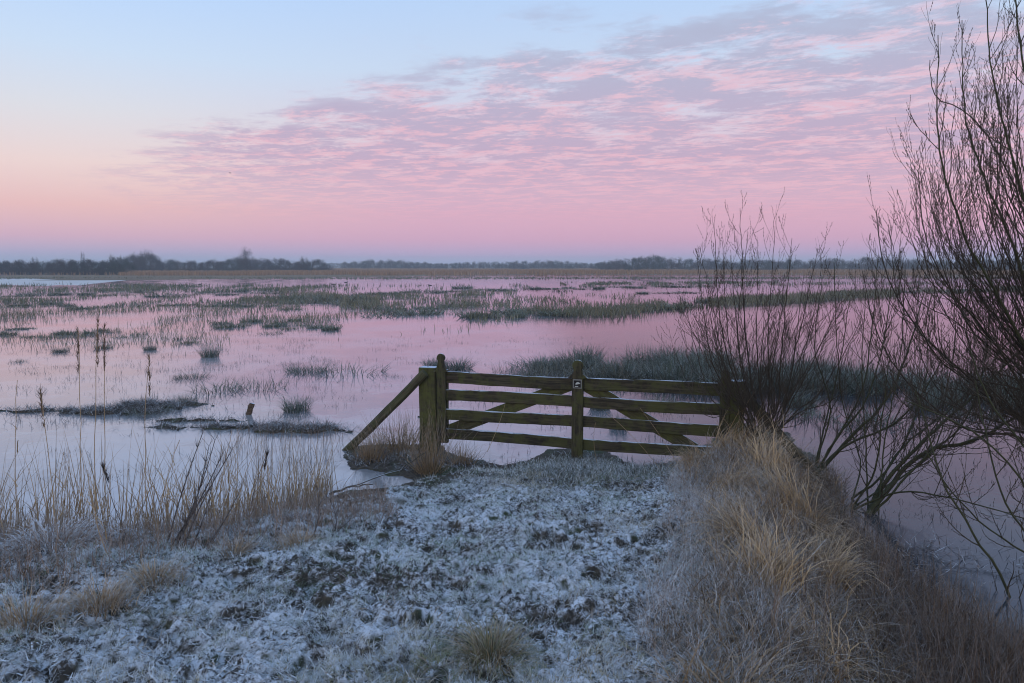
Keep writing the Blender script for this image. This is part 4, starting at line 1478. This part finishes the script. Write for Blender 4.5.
# willow with thick low limbs whose stool stands at the water edge (px 862,497)
b0 = G(856, 503, .05)
w2 = Willow('willow_shrub', b0, 'mossy willow stool at the right bank edge with thick limbs spreading low')
D = b0.y
for ctrl, r0, r1, n1, l1 in [
        ([(905, 468, 0), (935, 448, -.1), (975, 440, -.25), (1035, 405, -.5)], .030, .009, 20, 1.0),
        ([(890, 476, 0), (935, 430, .1), (985, 385, .2), (1040, 330, .3)], .022, .007, 20, .95),
        ([(880, 478, .2), (905, 440, .4), (925, 380, .6), (930, 300, .7)], .013, .003, 14, .8),
        ([(900, 492, -.3), (960, 500, -.7), (1030, 520, -1.1)], .012, .004, 11, .6),
        ([(866, 440, .2), (862, 370, .3), (866, 290, .3)], .009, .003, 14, .65),
        ([(885, 440, .1), (900, 360, .1), (905, 270, .1)], .009, .003, 14, .65),
        ([(875, 470, -.2), (882, 420, -.3), (890, 350, -.3)], .012, .003, 11, .55),
        ([(900, 450, .5), (960, 400, .8), (1010, 340, 1.0), (1050, 300, 1.0)], .013, .004, 14, .9),
        ([(860, 460, .4), (842, 400, .6), (836, 320, .6), (834, 262, .6)], .009, .003, 13, .55),
        ([(920, 462, -.2), (965, 420, -.3), (985, 360, -.3), (990, 290, -.3)], .013, .003, 14, .8),
        ([(930, 455, .3), (945, 400, .4), (955, 330, .4), (950, 260, .4)], .010, .003, 13, .7)]:
    w2.limb([b0 + Vector((random.uniform(-.12, .18), random.uniform(-.22, .30), -.05))] + [W(a, b_, D + dz) for a, b_, dz in ctrl], r0, r1, int(n1 * 1.25), l1, 5, up=.85, spread=.62, start=.18, tw=.0042)
# smaller stool leaning right from (815,458)
b0 = W(812, 462, 7.9); b0.z = max(.02, H(b0.x, b0.y))
w3 = Willow('willow_shrub', b0, 'small willow leaning right from behind the grassy bank, between the two larger ones')
D = b0.y
for ctrl, r0, r1, n1, l1 in [
        ([(850, 438, 0), (882, 405, .1), (905, 360, .2), (925, 290, .3)], .026, .004, 20, .75),
        ([(840, 432, .3), (862, 390, .4), (872, 330, .5), (878, 255, .5)], .016, .003, 16, .6),
        ([(845, 446, -.1), (892, 425, -.2), (925, 390, -.3), (950, 340, -.3)], .018, .004, 15, .7),
        ([(826, 420, .2), (838, 370, .3), (850, 300, .3)], .012, .003, 13, .55),
        ([(830, 410, -.1), (815, 350, -.1), (822, 282, -.1)], .011, .003, 12, .5),
        ([(838, 436, 0), (866, 400, 0), (884, 340, 0), (894, 262, 0)], .014, .003, 14, .6)]:
    w3.limb([b0] + [W(a, b_, D + dz) for a, b_, dz in ctrl], r0, r1, n1, l1, 4, up=1.0, spread=.5, start=.2, tw=.0042)
# large willow rooted beyond the right edge of the frame
b0 = Vector((4.95, 5.9, -.05))
w4 = Willow('willow_tree', b0, 'large bare willow whose long limbs sweep up and left from beyond the right edge')
V, F = tube(np.array([(0, 0, 0), (-.05, 0, .3), (-.2, .05, .8)]), [.20, .17, .13], 9, jit=.05)
np_mesh('trunk', V, F, M['bark_moss'], w4.e)
b0 = Vector((4.82, 5.93, .45))
D = 5.9
limbs = [
        ([(1042, 380), (1000, 300), (965, 235), (940, 150), (938, 35)], 0.021, .0028, 16, .8),
        ([(1050, 360), (1015, 250), (985, 180), (965, 110), (962, 20)], 0.021, .0028, 16, .8),
        ([(1056, 330), (1030, 220), (1005, 130), (990, 60), (985, -30)], .022, .003, 16, .8),
        ([(1060, 330), (1045, 200), (1030, 100), (1018, 30), (1012, -60)], .024, .004, 15, .75),
        ([(1030, 400), (985, 330), (950, 290), (925, 235), (918, 170)], .018, .0026, 15, .7),
        ([(1020, 420), (960, 370), (915, 325), (885, 270), (876, 210)], .018, .0026, 15, .7),
        ([(1025, 440), (970, 430), (920, 395), (880, 340), (862, 270)], .016, .0026, 15, .7),
        ([(1040, 300), (1020, 200), (975, 120), (935, 95), (930, 60)], .016, .003, 12, .5),
        ([(1065, 300), (1070, 180), (1062, 60), (1060, -60)], .026, .005, 12, .8)]
for k in range(30):
    f = random.random()
    tx = 885 + 150 * f + random.uniform(-10, 10); ty = 250 - 240 * f ** .8 + random.uniform(-20, 60)
    mx_ = 960 + 90 * f + random.uniform(-12, 12); my_ = 345 - 120 * f + random.uniform(-20, 40)
    limbs.append(([(1040 + 20 * f, 400 - 40 * f), (mx_, my_), ((mx_ + tx) / 2 - 12, (my_ + ty) / 2 + 5), (tx, ty)], random.uniform(.007, .013), .0020, 17, .60))
for k in range(11):
    f = random.random()
    tx = 850 + 170 * random.random(); ty = random.uniform(210, 360)
    mx_ = (tx + 1040) / 2 - 10; my_ = 385 + random.uniform(-20, 50)
    limbs.append(([(1045, 440), (mx_, my_), ((mx_ + tx) / 2 - 16, (my_ + ty) / 2 + 22), (tx, ty)], random.uniform(.006, .011), .0020, 17, .58))
for ctrl, r0, r1, n1, l1 in limbs:
    dd = D + random.uniform(-.5, 1.3)
    pts = [b0 + Vector((0, random.uniform(-.1, .1), random.uniform(-.15, .2)))] + [W(a, b_, dd + (D - dd) * (1 - k / len(ctrl))) for k, (a, b_) in enumerate(ctrl)]
    w4.limb(pts, r0, r1, n1 + 5, l1, 5, up=.95, spread=.48, start=.22, moss=r0 > .018, tw=.0038, bias=(-.06, 0, .12), n3=2)
# low limbs bowing down across the ice at lower right
for ctrl, r0 in [([(1045, 640), (1000, 575), (965, 520), (942, 478), (930, 440), (915, 390)], .020), ([(1080, 560), (1020, 480), (985, 440), (950, 420), (905, 400)], .016), ([(1075, 520), (1030, 455), (990, 400), (970, 350)], .018),
                 ([(1080, 600), (1030, 540), (1000, 490), (985, 430), (975, 380)], .014), ([(1090, 580), (1040, 560), (990, 530), (950, 490), (925, 450)], .012)]:
    pts = [W(a, b_, 5.0 + .12 * k) for k, (a, b_) in enumerate(ctrl)]
    w4.limb([Vector((4.9, 5.5, .3))] + pts, r0, .004, 15, .6, 4, up=.8, spread=.6, start=.3)

# loose long arching grass wands in front of the gate
def wand(p0, pk, p1, label, r=.0028):
    a, b_, c = (np.array(tuple(v)) for v in (p0, pk, p1))
    tt = np.linspace(0, 1, 12)[:, None]
    P = (1 - tt) ** 2 * a + 2 * tt * (1 - tt) * b_ + tt ** 2 * c
    V, F = tube(P - a, np.linspace(r, r * .4, 12), 4)
    o = np_mesh('reed_stalk', V, F, M['straw'], None, np.tile([.2, .1, .8, 1], (len(V), 1)), True, tuple(a))
    tag(o, label, 'stalk')


wand(W(487, 452, 8.0), W(500, 425, 8.1), W(505, 404, 8.2), 'single straw stalk slanting across the left half of the gate')
wand(G(600, 475, .05), W(590, 440, 7.6), W(596, 422, 7.6), 'short bare stalk rising in front of the gate right of the centre post')
wand(G(668, 480, .1), W(640, 440, 7.5), W(606, 412, 7.6), 'bare stalk leaning left over the lower rails right of the centre post')
wand(G(690, 485, .1), W(665, 440, 7.4), W(640, 408, 7.5), 'second bare stalk leaning left over the rails, nearer the willow')

# ------------------------------------------------------------------ water birds
def bird_mesh(name, mat_, parent=None):
    sp_ = [(-.24, 0, .10, .01), (-.20, 0, .09, .035), (-.12, 0, .065, .07), (0, 0, .06, .095), (.10, 0, .07, .085), (.16, 0, .11, .05), (.19, 0, .17, .030), (.205, 0, .215, .033), (.225, 0, .235, .034), (.255, 0, .228, .020), (.275, 0, .222, .010), (.30, 0, .218, .006)]
    V, F = tube([s[:3] for s in sp_], [s[3] for s in sp_], 8)
    return np_mesh(name, V, F, mat_)


first = None
for k, (px, py, lab) in enumerate([(333, 284.3, 'dark duck, largest of the row on the far pink water'), (324, 286, 'dark duck left of the largest one on the far pink water'),
                                    (288, 287.5, 'dark duck alone left of the pair on the far pink water'), (346, 282.5, 'small dark duck right of the largest one'),
                                    (183, 285.2, 'duck nearest the left shore ice on the far pink water'), (200, 284.6, 'duck second from the left on the far pink water'), (430, 285.5, 'lone duck right of the rest, above the middle rushes')]):
    if first is None: first = o = bird_mesh('duck', M['feather'])
    else: o = first.copy(); C.objects.link(o)
    p = G(px, py)
    o.location = (p.x, p.y, -.04)
    o.scale = (1.1, 1.0, .85)
    o.rotation_euler = (0, 0, 0 if k % 2 else math.pi)
    tag(o, lab, 'duck', 'ducks resting on the far water')
# gull-like bird in flight
b = Bag()
V, F = tube([(-.3, 0, 0), (-.2, 0, 0), (0, 0, .01), (.15, 0, .02), (.24, 0, .03), (.32, 0, .02)], [.02, .05, .08, .06, .04, .005], 7)
b.add(V, F)
for s_ in (-1, 1):
    ch = [(.06, .0, .12), (.35, .09, .10), (.75, .02, .04)]
    V = []
    for (yw, zw, cw) in ch:
        V += [(cw, s_ * yw, zw + .02), (-cw, s_ * yw, zw + .02), (-cw, s_ * yw, zw), (cw, s_ * yw, zw)]
    F = []
    for k in range(2):
        for q_ in range(4):
            F.append([k * 4 + q_, k * 4 + (q_ + 1) % 4, k * 4 + 4 + (q_ + 1) % 4, k * 4 + 4 + q_])
    F.append([8, 9, 10, 11])
    b.add(V, F)
o = b.build('flying_bird', M['feather'])
p = W(230, 173, 210)
o.location = (p.x, p.y, 15.5) if p.z < 0 else tuple(W(230, 173, 105))
o.rotation_euler = (0, R(10), R(20))
o.scale = (.55, .55, .55)
tag(o, 'tiny dark bird in flight against the peach clouds at left', 'bird')
